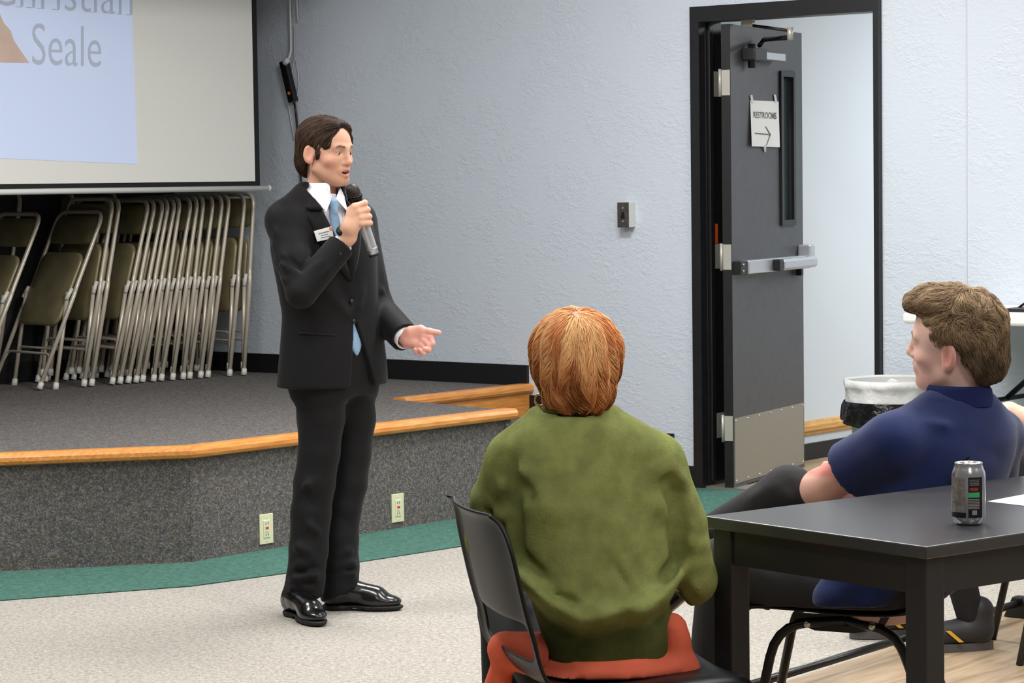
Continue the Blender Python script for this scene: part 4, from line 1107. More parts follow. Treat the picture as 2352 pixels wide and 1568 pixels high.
# chest, hem and pocket shape lines
fl_ = []
def at(l, f, py):                     # torso point in the local frame at photo height
    return tf.w(0,0,0) + A3((0,0,zof(py))) + tf.l*l + tf.f*f
cen = {py: tf.loc(M(px, py)) for py, px, a, b in torso}
def ctr(py):
    ks = sorted(cen); return np.array([np.interp(py, ks, [cen[k][i] for k in ks]) for i in range(2)])
def wid(py):
    ks = sorted((r[0], r[2], r[3]) for r in torso); return np.interp(py, [k[0] for k in ks], [k[1] for k in ks]), np.interp(py, [k[0] for k in ks], [k[2] for k in ks])
def surf(l, py, off=0.0):             # point on the torso front at lateral offset l
    c = ctr(py); a, b = wid(py); f = b*max(0, 1-abs(l/a)**2.3)**(1/2.3)
    return tf.w(c[0]+l, c[1]+f+off, zof(py))
def surf_p(px, py, off=0.0):          # torso front point seen at pixel px
    lo, hi = -.19, .19
    for _ in range(30):
        m = (lo+hi)/2; w = surf(m, py); c = CAM_R.transposed() @ (Vector(w)-CAM_P)
        if W_PX/2 + F_PX*c.x/-c.z < px: lo = m
        else: hi = m
    return surf((lo+hi)/2, py, off)
# sleeve wrinkles
for (a, b, w, am) in [((625,560),(672,600),.010,.006),((630,600),(690,632),.010,.007),((640,640),(700,655),.009,.006),((628,525),(660,560),.010,.005),((700,640),(740,600),.009,.005),((690,620),(720,585),.008,-.006),
                      ((650,575),(705,640),.008,-.006),((720,660),(765,610),.009,.005)]:
    for dd_ in (-.20, -.26):
        apply_folds(J, [fold(M(*a, dd_), M(*b, dd_), w*1.2, am*1.7)])
for (a, b, w, am) in [((852,660),(884,672),.010,.006),((856,690),(888,694),.010,.007),((860,712),(890,704),.009,-.006),((880,735),(905,712),.009,.005)]:
    apply_folds(J, [fold(M(*a, .07), M(*b, .07), w*1.3, am*1.8)])
for (a, b, w, am) in [((-.10,560),(-.02,700),.02,-.006),((-.13,640),(-.03,720),.018,.006),((-.05,725),(.0,700),.015,.005),((.05,650),(.01,715),.016,.005)]:
    apply_folds(J, [fold(surf(a[0],a[1]), surf(b[0],b[1]), w, am)])
# shell: hollow inside, open below and at the cuffs
inner = SDF(J.lo, J.lo+(J.n-1)*h, h)
inner.add(loft(tf, [(u-.0 if i else u-.06, cl, cf, rl-.020, rf-.020) for i, (u, cl, cf, rl, rf) in enumerate(sorted(secl(torso)))], 3, 2.3))
dl = lW-lE; dl /= np.linalg.norm(dl); dr_ = rW-rE; dr_ /= np.linalg.norm(dr_)
inner.add(cone(lW-dl*.05, lW+dl*.09, .040)); inner.add(cone(rW-dr_*.04, rW+dr_*.08, .034))
J.F = smax(J.F, -inner.F[tuple(slice(0, k) for k in J.F.shape)], .003)
J.keep(lambda X, Y, Z: np.where(((X-lW[0])**2+(Y-lW[1])**2+(Z-lW[2])**2) < .11**2, ((X-lW[0])*dl[0]+(Y-lW[1])*dl[1]+(Z-lW[2])*dl[2]), -1.0))      # straight cuff, left
J.keep(lambda X, Y, Z: np.where(((X-rW[0])**2+(Y-rW[1])**2+(Z-rW[2])**2) < .10**2, ((X-rW[0])*dr_[0]+(Y-rW[1])*dr_[1]+(Z-rW[2])*dr_[2]), -1.0))
# front opening: V above the button, inverted V below it
zb_, zn = zof(690), zof(425); zh = zof(890)
c0, c1 = ctr(690), ctr(440)
def opening(X, Y, Z):
    l = tf.l[0]*X+tf.l[1]*Y; f = tf.f[0]*X+tf.f[1]*Y
    t = np.clip((Z-zb_)/(zn-zb_), 0, 1.1); lc = c0[0]+(c1[0]-c0[0])*t; cf = c0[1]+(c1[1]-c0[1])*t
    zs = [zh, zof(735), zof(725), zof(600), zof(590), zof(540), zof(510), zof(470), zof(440), zof(400)]
    w = np.interp(Z.ravel(), zs, [.058, .004, -.004, -.004, .002, .025, .041, .056, .060, .062]).reshape(Z.shape)
    lc2 = lc + np.interp(Z.ravel(), [zh, zof(735), zof(700), zof(560), zof(400)], [.018, 0, 0, -.030, -.034]).reshape(Z.shape)
    d = np.abs(l-lc2)-w
    return np.where((f-cf) > 0.01, d, 0.05)
J.cutfn(opening, .004)
nc = M(742,428); J.cut(cone(nc-A3((0,0,.03)), nc+A3((0,0,.1)), .060, .064), .006)
# hem rounds up at the front corners
V, Q = J.net(2); link('jacket', np_mesh('jacket', V, Q), 'suit', sp)
jk = sp.children[-1] if False else bpy.data.objects['jacket']
# lapels: thick curved plates lying on the chest
def plate(name, outline, m, parent, off=0.004, th=0.004, n=7, dirv=None):
    """patch filled between two edge polylines (lists of 3-D points of equal length)"""
    L_, R_ = outline; k = len(L_); vs = []; fs = []
    d = A3(dirv) if dirv is not None else tf.f
    for s_ in (0, 1):
        for i in range(k):
            for j in range(n):
                t = j/(n-1); p = A3(L_[i])*(1-t)+A3(R_[i])*t; bul = math.sin(math.pi*t)*0.004
                vs.append(tuple(p + d*(off + (th+bul)*s_)))
    N_ = k*n
    for i in range(k-1):
        for j in range(n-1):
            a = i*n+j; fs.append((a, a+1, a+n+1, a+n)); fs.append((N_+a, N_+a+n, N_+a+n+1, N_+a+1))
    for i in range(k-1):
        for j in (0, n-1): a = i*n+j; fs.append((a, a+n, N_+a+n, N_+a))
    for j in range(n-1):
        for i in (0, k-1): a = i*n+j; fs.append((a, a+1, N_+a+1, N_+a))
    return part(name, MB().add(vs, fs), m, parent, True)
def lap(side):
    inn, out = [], []
    for py, wi, wo in ((640,-.002,.010),(615,.000,.034),(590,.003,.056),(565,.013,.074),(540,.024,.088),(510,.040,.100),(492,.049,.112),(482,.053,.118)):
        o_ = lofs(py); inn.append(surf(o_+side*wi, py)); out.append(surf(o_+side*wo, py))
    plate('lapel', (inn, out), 'suit', jk, .003, .004)
    inn, out = [], []
    for py, wi, wo in ((481,.054,.098),(470,.057,.104),(455,.062,.102),(443,.064,.090)):
        o_ = lofs(py); m_ = wid(py)[0]*.97; cl2 = lambda v: max(-m_, min(m_, v))
        inn.append(surf(cl2(o_+side*wi), py, .004)); out.append(surf(cl2(o_+side*wo), py, .003))
    plate('collar', (inn, out), 'suit', jk, .004, .004)
def lofs(py): return float(np.interp(py, [400,560,700], [-.034,-.030,0]))

lap(-1); lap(1)
mat('button_black', (22, 21, 22), 0.5)
for (l, py) in ((-.004, 735), (-.006, 690)): part('button', MB().lathe(surf(l-.006, py, .002), tf.f, [(0,.0025),(.007,.0025),(.008,.001),(.008,-.004)], 14), 'button_black', jk, True)
part('pocket_welt', MB().tube([Vector(surf_p(686+84*i/8, 757+7*i/8, .0)) for i in range(9)], .004, 6), 'suit', jk, True)
for t in (0.03, 0.09, 0.15):
    c = rW*(1-t*3.6)+rE*t*3.6 + A3((.012,-.043,-.012)); part('button', MB().sphere(c, .006, 8, 6), 'button_black', jk, True)

# shirt: body, collar, cuffs
Sh = SDF(M(640,385,-.3), M(900,830,.3), .006)
Sh.add(loft(tf, [(u, cl, cf, rl-.026, rf-.024) for (u, cl, cf, rl, rf) in sorted(secl([r for r in torso if r[0] < 860]))], 3, 2.3))
Sh.cut(cone(M(745,478), M(742,400), .050, .055), .004)
V1, Q1 = Sh.net(1)
lcu = SDF(np.minimum(lW-dl*.06, lW+dl*.03)-.06, np.maximum(lW-dl*.06, lW+dl*.03)+.06, .004)
lcu.add(cone(lW-dl*.05, lW+dl*.02, .0375)).cut(cone(lW-dl*.06, lW+dl*.08, .031)).keep(lambda X,Y,Z: ((X-lW[0])*dl[0]+(Y-lW[1])*dl[1]+(Z-lW[2])*dl[2])-.014)
rcu = SDF(np.minimum(rW-dr_*.06, rW+dr_*.03)-.06, np.maximum(rW-dr_*.06, rW+dr_*.03)+.06, .004)
rcu.add(cone(rW-dr_*.05, rW+dr_*.02, .0335)).cut(cone(rW-dr_*.06, rW+dr_*.08, .028)).keep(lambda X,Y,Z: ((X-rW[0])*dr_[0]+(Y-rW[1])*dr_[1]+(Z-rW[2])*dr_[2])-.012)
V, Q = joined((V1,Q1), lcu.net(1), rcu.net(1)); sh = link('shirt', np_mesh('shirt', V, Q), 'shirt_white', sp)
# collar stand and two points
nf = Frame(M(742,443), FW*1.0, A3((0,0,1))-FW*.22)
vs, fs = [], []; nn_ = 40
for i in range(nn_+1):
    a = math.radians(20+320*i/nn_)+math.pi/2       # gap at the front
    for r_, u_ in ((.059,-.020),(.0545,.031),(.0575,.033),(.0625,.018),(.067,-.012)):
        fall = 1.0
        vs.append(tuple(nf.w(math.cos(a)*r_*.98, math.sin(a)*r_*1.02, u_*fall - (.010 if math.sin(a) > .6 else 0)*0)))
for i in range(nn_):
    for k in range(4): a = i*5+k; fs.append((a, a+1, a+6, a+5))
cl_ = part('collar', MB().add(vs, fs), 'shirt_white', sh, True)
for s_ in (-1, 1):
    a0, a1, a2 = nf.w(s_*.040,.042,.030), surf(lofs(458)+s_*.010, 457, .004), surf(lofs(486)+s_*.044, 487, .000)
    a3 = nf.w(s_*.064,.010,-.004)
    vs = [tuple(q_ + nf.f*o_) for o_ in (.004,.009) for q_ in (a0,a1,a2,a3)]
    part('collar_point', MB().add(vs, [(0,1,2,3),(4,7,6,5),(0,4,5,1),(1,5,6,2),(2,6,7,3),(3,7,4,0)]), 'shirt_white', sh, True, .002)
# tie: knot and blade
tie = SDF(M(700,440,-.35), M(900,830,.15), .0045)
kn = nf.w(0,.070,-.020)
tie.add(cone(surf(lofs(466)+.004,464,-.004), surf(lofs(490)+.004,488,-.012), .0165, .011))
pv = None
for py, w_ in ((488,.013),(505,.019),(540,.024),(600,.029),(660,.032),(720,.034),(770,.036),(795,.020),(806,.004)):
    p_ = surf(.004+lofs(py), py, -.020); p_ = (p_, w_)
    if pv is not None:
        for t in (0, .2, .4, .6, .8):
            q_ = pv[0]*(1-t)+p_[0]*t; w2 = pv[1]*(1-t)+p_[1]*t
            tie.add(ell(q_, (w2,.007,.016), tf.R), .006)
    pv = p_
V, Q = tie.net(2); link('necktie', np_mesh('necktie', V, Q), 'tie_blue', sp)
# trousers
T_ = SDF(M(630,760,-.35)-.03, M(890,1400,.3)+.03, .0065)
T_.add(loft(tf, secl([(905,767,.146,.102),(880,766,.164,.114),(850,765,.174,.120),(785,764,.170,.114)]), 2, 2.2))
rl = [(r[1],r[0],r[2],r[3]) for r in [(890,736,-.06,.088),(960,737,-.07,.078),(1040,733,-.09,.068),(1110,722,-.10,.068),(1180,714,-.11,.066),(1260,709,-.125,.064),(1330,702,-.13,.063),(1376,695,-.13,.067)]]
ll = [(r[1],r[0],r[2],r[3]) for r in [(890,802,.07,.086),(960,812,.07,.074),(1040,806,.06,.068),(1110,800,.04,.064),(1170,788,.02,.060),(1240,782,.0,.060),(1300,782,-.01,.062),(1362,780,-.02,.066)]]
for leg in (rl, ll):
    for i_, (a, b) in enumerate(zip(leg, leg[1:])): T_.add(cone(M(*a[:3]), M(*b[:3]), a[3], b[3]), .05 if i_ == 0 else .012)
for (a, b, w, am) in [((672,1128),(720,1108),.016,.010),((690,1100),(735,1050),.014,.007),((680,1140),(740,1160),.018,-.006),((660,1330),(740,1318),.012,.009),((655,1352),(700,1335),.010,.008),((668,1305),(735,1282),.012,.007),
                      ((665,1318),(735,1302),.009,-.009),((660,1343),(735,1334),.008,-.008),((690,1290),(735,1338),.010,.006),((700,1200),(745,1230),.014,.006),((668,1250),(720,1275),.013,.006)]:
    apply_folds(T_, [fold(M(*a, -.19), M(*b, -.19), w*1.25, am*2.0)])
for (a, b, w, am) in [((760,1300),(822,1292),.012,.009),((755,1325),(824,1316),.010,.008),((765,1280),(812,1262),.012,.007),((758,1312),(822,1305),.008,-.009),((790,1140),(830,1120),.015,.008),((780,1190),(806,1200),.012,-.006)]:
    apply_folds(T_, [fold(M(*a, -.06), M(*b, -.06), w*1.25, am*2.0)])
T_.cut(cone(M(695,1385,-.13), M(694,1450,-.13), .050)); T_.cut(cone(M(780,1370,-.02), M(780,1440,-.02), .050))
FEET = [(A3(PZ(664,1409,0)), A3(PZ(737,1440,0))), (A3(PZ(742,1399,0)), A3(PZ(922,1401,0)))]
def hemcut(X, Y, Z):
    out = []
    for hl, to in FEET:
        d = (to-hl)/np.linalg.norm(to-hl); s_ = (X-hl[0])*d[0]+(Y-hl[1])*d[1]; c_ = hl+d*.05
        out.append((np.hypot(X-c_[0], Y-c_[1]), .028+.42*np.clip(s_, 0, .2)))
    return np.where(out[0][0] < out[1][0], out[0][1], out[1][1])-Z
T_.keep(hemcut)
V, Q = T_.net(2); link('trousers', np_mesh('trousers', V, Q), 'suit', sp)
# shoes
def shoe(heel, toe, m='shoe_black'):
    heel, toe = A3(heel), A3(toe); d = toe-heel; d[2] = 0; L = np.linalg.norm(d); fr_ = Frame((heel[0],heel[1],0), d)
    s = SDF(np.minimum(heel,toe)-.1, np.maximum(heel,toe)+A3((.1,.1,.16)), .005)
    def lf(rows): return [fr_.w(*r) for r in rows]
    s.add(cone(fr_.w(0,.045,.058), fr_.w(0,.10,.060), .038, .036)); s.add(cone(fr_.w(0,.06,.070), fr_.w(0,.062,.11), .036, .034), .03)
    s.add(cone(fr_.w(0,.10,.062), fr_.w(0,L-.085,.045), .038, .037), .02)
    s.add(ell(fr_.w(0,L-.075,.030), (.041,.076,.026), fr_.R), .02)
    s.add(ell(fr_.w(0,.04,.045), (.036,.045,.035), fr_.R), .02)
    s.keep(lambda X,Y,Z: .015-Z); up = s.net(2)
    s2 = SDF(np.minimum(heel,toe)-.1, np.maximum(heel,toe)+A3((.1,.1,.06)), .005)
    s2.add(ell(fr_.w(0,L-.085,.013), (.044,.092,.020), fr_.R)); s2.add(cone(fr_.w(0,.10,.014), fr_.w(0,L-.12,.014), .030, .038), .01)
    s2.add(ell(fr_.w(0,.050,.013), (.037,.052,.030), fr_.R), .01)
    s2.cut(rbox(fr_.w(0,.125,.0), (.06,.025,.010), .006, fr_.R), .004)
    s2.keep(lambda X,Y,Z: Z-.019).keep(lambda X,Y,Z: .0015-Z)
    return up, s2.net(1)
for hl, to in ((PZ(664,1409,0), PZ(737,1440,0)), (PZ(742,1399,0), PZ(922,1401,0))):
    u_, s_ = shoe(hl, to); o = link('shoe', np_mesh('shoe', *u_), 'shoe_black', sp); link('sole', np_mesh('sole', *s_), 'shoe_sole', o)

# head, neck, hands: one body with what the clothes hide
hy = math.radians(54)
hf = Frame(M(748,346,-.005), (math.sin(hy), -math.cos(hy), -.10), (-.02,0,1))
HS = 0.945
nk0 = M(737,388,.012); nk1 = M(742,478,.012)
H_ = build_head(hf, HS, .0026, (nk0, nk1, .046, .052), mouth_open=.006)
Vh, Qh = H_.net(2)
SKIN = (216, 166, 140)
Ch = head_colors(Vh, hf, HS, SKIN, stub=(176,124,96), ear_red=.35, lip=(186,98,92))
# right hand closed on the microphone
mA, mB = M(806,428,-.205), M(860,586,-.155)
md_ = (mB-mA)/np.linalg.norm(mB-mA)
def mic(t): return mA + (mB-mA)*t
HR = SDF(M(770,440,-.36), M(880,600,-.05), .0026)
pw = M(799,542,-.205); pk = M(822,492,-.225)
HR.add(cone(rW-dr_*.02, pw, .029, .027)); HR.add(cone(pw, M(803,520,-.225), .028, .026), .015)
HR.add(cone(M(803,520,-.225), M(815,478,-.232), .024, .017), .015); HR.add(cone(M(804,522,-.222), M(825,510,-.228), .024, .016), .015); HR.add(cone(M(806,528,-.218), M(828,497,-.228), .02, .015), .012)
for (kx,ky,px_,py_,tx,ty,r_) in ((815,474,838,466,840,474,.0098),(824,487,844,481,845,489,.0100),(829,500,848,497,848,504,.0096),(830,513,850,512,848,517,.0086)):
    k_ = M(kx,ky,-.238); p_ = M(px_,py_,-.222); e_ = M(tx-3,ty,-.178); e2_ = M(tx-22,ty+1,-.162)
    HR.add(cone(k_, p_, r_*1.08, r_), .006); HR.add(cone(p_, e_, r_, r_*.92), .004); HR.add(cone(e_, e2_, r_*.92, r_*.8), .004)
HR.add(cone(M(800,508,-.212), M(805,482,-.190), .015, .012), .012); HR.add(cone(M(805,482,-.190), M(822,462,-.172), .0115, .009), .006)
V2, Q2 = HR.net(2)
# left hand open, palm up
HL = SDF(M(905,725,-.22), M(1030,835,.1), .0024)
w0 = lW-dl*.03; pc = M(958,779,-.085)
HL.add(cone(w0, M(940,777,-.06), .028, .027)); HL.add(cone(M(940,770,-.06), M(972,770,-.085), .024, .017), .015); HL.add(cone(M(940,784,-.065), M(965,795,-.095), .024, .016), .015)
HL.add(cone(M(945,763,-.075), M(966,756,-.085), .022, .015), .012)                       # thumb mound
HL.add(cone(M(964,757,-.085), M(986,761,-.095), .0125, .0115), .008); HL.add(cone(M(986,761,-.095), M(1008,764,-.100), .0115, .0092), .004)
for (a, b, c, d, r_) in (((974,771,-.09),(990,777,-.10),(994,789,-.115),(984,795,-.118),.0105), ((972,782,-.098),(984,792,-.112),(985,803,-.122),(975,801,-.128),.0102),
                         ((966,791,-.10),(975,802,-.115),(972,811,-.124),(964,803,-.130),.0098), ((957,795,-.095),(962,806,-.108),(958,811,-.116),(953,802,-.122),.0086)):
    HL.add(cone(M(*a), M(*b), r_*1.1, r_), .006); HL.add(cone(M(*b), M(*c), r_, r_*.92), .003); HL.add(cone(M(*c), M(*d), r_*.9, r_*.75), .002)
V3_, Q3 = HL.net(2)
# covered body
Bd = SDF(M(600,420,-.45), M(960,1410,.4), .010)
Bd.add(loft(tf, [(u, cl, cf, rl-.06, rf-.06) for (u, cl, cf, rl, rf) in sorted(secl(torso[1:-1]))], 3, 2.2)); Bd.add(cone(nk1, M(740,500,.01), .055, .06), .04)
for a, b in ((rS, rE), (rE, rW), (lS, lE), (lE, lW)): Bd.add(cone(a, b, .036, .026), .02)
for leg in (rl, ll):
    for a, b in zip(leg[:-2], leg[1:-1]): Bd.add(cone(M(*a[:3]), M(*b[:3]), a[3]-.025, b[3]-.03), .02)
V4, Q4 = Bd.net(1)
def flatc(n_, c_): return np.tile(np.array(lin(c_)), (n_, 1))
hc = flatc(len(V2), (224,174,148)); hc2 = flatc(len(V3_), (226,164,148))
Vb, Qb = joined((Vh,Qh), (V2,Q2), (V3_,Q3), (V4,Q4))
link('body', np_mesh('body', Vb, Qb, np.concatenate([Ch, hc, hc2, flatc(len(V4), SKIN)])), 'skin', sp)
eye_parts(hf, HS, sp, (-1, 1), (0.22, -.16))
part('mouth', MB().sphere(hf.w(0,.086*HS,-.069*HS), .012, 12, 8, (1.3,.5,.6), Matrix(hf.R.T.tolist())), 'mouth_dark', sp, True)
part('teeth', MB().sphere(hf.w(0,.0905*HS,-.0645*HS), .010, 12, 8, (1.25,.45,.28), Matrix(hf.R.T.tolist())), 'teeth', sp, True)

# hair: combed back from a high part, over the ear to the nape
def hp(l, f, u): return hf.w(l*HS, f*HS, u*HS)
HH = SDF(H_.lo-.02, H_.lo+(H_.n-1)*H_.h+.03, .003)
HH.add(ell(hp(0,-.016,.040), (.082*HS,.102*HS,.083*HS), hf.R)); HH.add(ell(hp(0,-.055,-.035), (.068*HS,.062*HS,.070*HS), hf.R), .03)
HH.add(ell(hp(0,.040,.078), (.062*HS,.048*HS,.032*HS), hf.R), .02)
for q_ in (-1, 1):
    HH.add(ell(hp(.0655*q_,.022,-.012), (.0075*HS,.014*HS,.034*HS), hf.R), .006); HH.add(ell(hp(.058*q_,.052,.036), (.011*HS,.018*HS,.032*HS), hf.R), .008)
def hairmask(X, Y, Z):
    q = [hf.R[i,0]*(X-hf.o[0])+hf.R[i,1]*(Y-hf.o[1])+hf.R[i,2]*(Z-hf.o[2]) for i in range(3)]; l, f, u = [v/HS for v in q]; al = np.abs(l)
    line = np.interp(u.ravel(), [-.12,-.075,-.032,-.026,-.006,.006,.012,.03,.055,.075,.088,.12], [-.062,-.050,-.034,.026,.034,.040,.066,.068,.070,.073,.076,.08]).reshape(u.shape)
    line = line - np.clip((.030-al)/.03, 0, 1)*np.where(u > .05, .006, 0)
    m = (f-line)*.7
    ear = np.sqrt(((f+.006)/.024)**2+((u+.018)/.034)**2)-1
    m = np.maximum(m, np.where(al > .045, -ear*.03, -1))
    return np.maximum(m, -.098-u)
HH.keep(hairmask, .006)
Vc, Qc = HH.net(1)
def hair_col(lo_, hi_):
    def fn(P, r): 
        t = r.random(len(P))[:,None]**1.3; return np.array(lin(lo_))*(1-t)+np.array(lin(hi_))*t
    return fn
sd = Vc[rng.choice(len(Vc), 9000)]
def flow1(P, t):
    q = (P-hf.o) @ hf.R.T / HS; d = np.zeros_like(q); side = np.sign(q[:,0]+.012)
    top = np.clip((q[:,2]-.02)/.07, 0, 1)
    d[:,1] = -1.0*top - .45*(1-top); d[:,2] = -.35*top - 1.0*(1-top); d[:,0] = side*(.75*top)
    return d @ hf.R
Vs_, Qs_, Cs_ = strands(HH, sd, flow1, .06, 6, .0008, .0030, hair_col((26,18,14), (88,66,52)), 3, .16)
Vx, Qx = joined((Vc,Qc), (Vs_,Qs_))
link('hair', np_mesh('hair', Vx, Qx, np.concatenate([flatc(len(Vc), (28,20,16)), Cs_])), 'hair', sp)

# watch and name badge
mat('watch_face', (62, 72, 62), 0.2); mat('watch_black', (12, 12, 13), 0.4)
wt = M(797,542,-.200); wn = A3((-.60,-.66,.42)); wn -= dr_*wn.dot(dr_); wn /= np.linalg.norm(wn)
wp = link('watch', MB().lathe(wt-dr_*.010, dr_, [(.031,0),(.0335,.002),(.0335,.018),(.031,.020)], 24).mesh('watch'), 'watch_black', sp, True)
part('watch_case', MB().lathe(wt+wn*.030, wn, [(0,.010),(.016,.010),(.0195,.008),(.0205,0),(.0205,-.004)], 24), 'watch_black', wp, True)
part('watch_face', MB().lathe(wt+wn*.0405, wn, [(0,.0008),(.0165,.0002),(.0165,-.001)], 24), 'watch_face', wp, True)
mat('badge_white', (230, 230, 228), 0.4); mat('badge_orange', (224, 120, 70), 0.5)
# badge lies in the plane of the chest there
b_ = [surf_p(x, y, .014) for x, y in ((714,528),(755,518),(760,545),(722,552))]
bn = np.cross(A3(b_[1])-A3(b_[0]), A3(b_[3])-A3(b_[0])); bn /= np.linalg.norm(bn)
if bn[1] > 0: bn = -bn
bd_ = part('name_badge', MB().prism([Vector(p_) for p_ in b_], Vector(bn)*.002), 'badge_white', sp, bevel=.002, label='white name badge with an orange corner')
def bq(u, v): return A3(b_[0])*(1-u)*(1-v)+A3(b_[1])*u*(1-v)+A3(b_[2])*u*v+A3(b_[3])*(1-u)*v + bn*.0022
def bpatch(name, u0, u1, v0, v1, m): part(name, MB().prism([Vector(bq(u0,v0)), Vector(bq(u1,v0)), Vector(bq(u1,v1)), Vector(bq(u0,v1))], Vector(bn)*.0006), m, bd_)
bpatch('badge_emblem', .84, .98, .04, .34, 'badge_orange')
bpatch('printed_line', .2, .8, .30, .38, 'print_grey'); bpatch('printed_line', .3, .7, .52, .58, 'print_grey'); bpatch('printed_line', .25, .8, .72, .77, 'print_grey')

# microphone
mat('mic_grille', (52, 46, 40), 0.35, 0.7, bump=(900, 0.6, 0.001)); mat('mic_ring', (40, 38, 38), 0.15, 0.9); mat('mic_silver', (196, 198, 206), 0.3, 0.7)
mc = thing('microphone', 'black and silver handheld microphone held in the standing person’s right hand'.replace('’', "'"), 'microphone', Vector(mB))
part('grille', MB().lathe(mA-md_*.004, md_, [(0,-.004),(.012,-.002),(.0195,.006),(.0235,.018),(.0245,.030),(.0245,.038)], 24), 'mic_grille', mc, True)
part('ring', MB().lathe(mA-md_*.004, md_, [(.0245,.036),(.0265,.038),(.0265,.046),(.0245,.048),(.0225,.062),(.0200,.072)], 24), 'mic_ring', mc, True)
LM = np.linalg.norm(mB-mA)
part('handle', MB().lathe(mA, md_, [(.0200,.068),(.0182,.11),(.0172,LM-.03),(.0168,LM-.026)], 24), 'mic_silver', mc, True)
part('end_cap', MB().lathe(mA, md_, [(.0175,LM-.027),(.0185,LM-.025),(.0185,LM-.022),(.0165,LM-.020),(.0160,LM-.003),(.0145,LM),(0,LM)], 24), 'mic_silver', mc, True)
part('cap_ring', MB().lathe(mA, md_, [(.0172,LM-.006),(.018,LM-.004),(.018,LM+.001),(.0,LM+.001)], 24), 'watch_black', mc, True)
# ------------------------------------------------------------------ seated person in the green sweater, seen from behind
def frame_pts(fr, rows, Mf):
    out = []
    for py, px, a, b in rows:
        c = Mf(px, py); q = fr.loc(c); out.append((c[2], q[0], q[1], a, b))
    return out
def Mw(px, py, dy=0.0): return A3(PY(px, py, WOM_Y+dy))
gp = thing('person', 'seated person with short orange hair in an olive green sweater, seen from behind', 'person', wc)
mat('sweater_green', (138, 146, 76), 0.95, spec=0.05, bump=(260, 0.5, 0.002), var=(28, 0.25, None), vcol=True)
mat('sweater_rib', (82, 90, 46), 0.95, spec=0.1, bump=(260, 0.5, 0.002), var=(28, 0.2, None))
mat('coral_cloth', (252, 116, 84), 0.8, var=(10, 0.15, None))
wf = Frame((0,0,0), (-.16,.98,0))
wt_rows = [(1532,1404,.150,.112),(1480,1402,.158,.120),(1430,1392,.164,.126),(1360,1374,.166,.130),(1280,1360,.168,.124),(1200,1350,.170,.120),(1120,1342,.172,.114),(1060,1334,.170,.104),(1010,1326,.150,.092),(975,1320,.112,.082),(948,1316,.076,.070)]
lSh, lEl = Mw(1190,1062,.0), Mw(1128,1235,.05); lFo = Mw(1190,1330,.26)
rSh, rEl = Mw(1498,1068,.0), Mw(1588,1330,.03); rFo = Mw(1560,1330,.28)
G = SDF(Mw(1040,925,-.25), Mw(1690,1560,.36), .0062)
G.add(loft(wf, frame_pts(wf, wt_rows, Mw), 3, 2.3))
lMid = Mw(1142,1150,.02); rMid = Mw(1562,1200,.01)
G.add(cone(Mw(1262,985,0), lSh, .050, .060), .035); G.add(cone(lSh, lMid, .062, .054), .018); G.add(cone(lMid, lEl, .054, .050), .006); G.add(cone(lEl, lFo, .050, .040), .015)
G.add(cone(Mw(1385,985,0), rSh, .050, .064), .035); G.add(cone(rSh, rMid, .064, .054), .018); G.add(cone(rMid, rEl, .053, .050), .006); G.add(cone(rEl, rFo, .049, .040), .015)
bk = -.115
def wback(px, py): 
    """point on the back surface of the sweater"""
    c = np.array([Mw(px, py, d_) for d_ in np.linspace(-.22, .0, 60)]); v = G.sample(c); i = np.argmax(v < 0); return c[i if v[i] < 0 else -1]
GF = [((1172,1075),(1182,1180),.012,-.018),((1182,1180),(1186,1290),.012,-.016),((1548,1105),(1560,1200),.012,-.018),((1560,1200),(1556,1300),.012,-.014),((1165,1060),(1172,1190),.016,-.010),((1185,1110),(1215,1140),.013,-.012),((1150,1130),(1190,1085),.014,.008),((1180,1210),(1188,1290),.012,-.010),
      ((1530,1085),(1556,1150),.014,-.014),((1552,1150),(1560,1240),.013,-.013),((1510,1075),(1570,1110),.014,.008),
      ((1195,1300),(1260,1370),.016,.012),((1190,1270),(1250,1330),.012,-.009),((1260,1385),(1340,1422),.016,.015),((1340,1422),(1400,1408),.016,.012),((1250,1365),(1330,1400),.013,-.010),
      ((1400,1260),(1470,1385),.018,.009),((1470,1395),(1540,1350),.016,.014),((1400,1270),(1455,1370),.012,-.006),((1500,1370),(1545,1320),.011,-.009),((1500,1150),(1545,1190),.016,.006),
      ((1210,1160),(1330,1180),.022,.004),((1410,1180),(1470,1300),.022,.004),((1520,1330),(1550,1290),.012,-.008),((1590,1380),(1545,1345),.012,-.012),((1115,1170),(1150,1215),.012,-.008),((1110,1195),(1160,1180),.012,.006),
      ((1570,1240),(1620,1260),.013,.006),((1572,1300),(1630,1290),.012,.006)]
apply_folds(G, [fold(wback(*a), wback(*b), w*1.1, am*(2.9 if am < 0 else 2.2)) for a, b, w, am in GF])
# fabric bags over the ribbed hem
ctop, cbot = Mw(1390,1425)[2], Mw(1390,1440)[2]
hx = [1190,1260,1330,1400,1440,1480,1530,1570]; hyp = [1330,1388,1424,1414,1402,1410,1378,1340]
def hemz(X): return np.interp(X, [Mw(a, 1400, -.1)[0] for a in hx], [Mw(1390, b, -.1)[2] for b in hyp])
def hem_fold(X, Y, Z):
    t = np.clip((hemz(X.ravel()).reshape(X.shape)-Z)/.035, 0, 1); t = t*t*(3-2*t); zc_ = hemz(X.ravel()).reshape(X.shape)
    inb = np.clip((X-Mw(1170,1400)[0])/.02, 0, 1)*np.clip((Mw(1585,1400)[0]-X)/.02, 0, 1)
    return inb*(.020*t - .022*np.exp(-((Z-zc_-.012)/.018)**2))
G.disp(hem_fold)
G.cut(cone(Mw(1316,950), Mw(1316,900), .062, .075), .006)
V, Q = G.net(2)
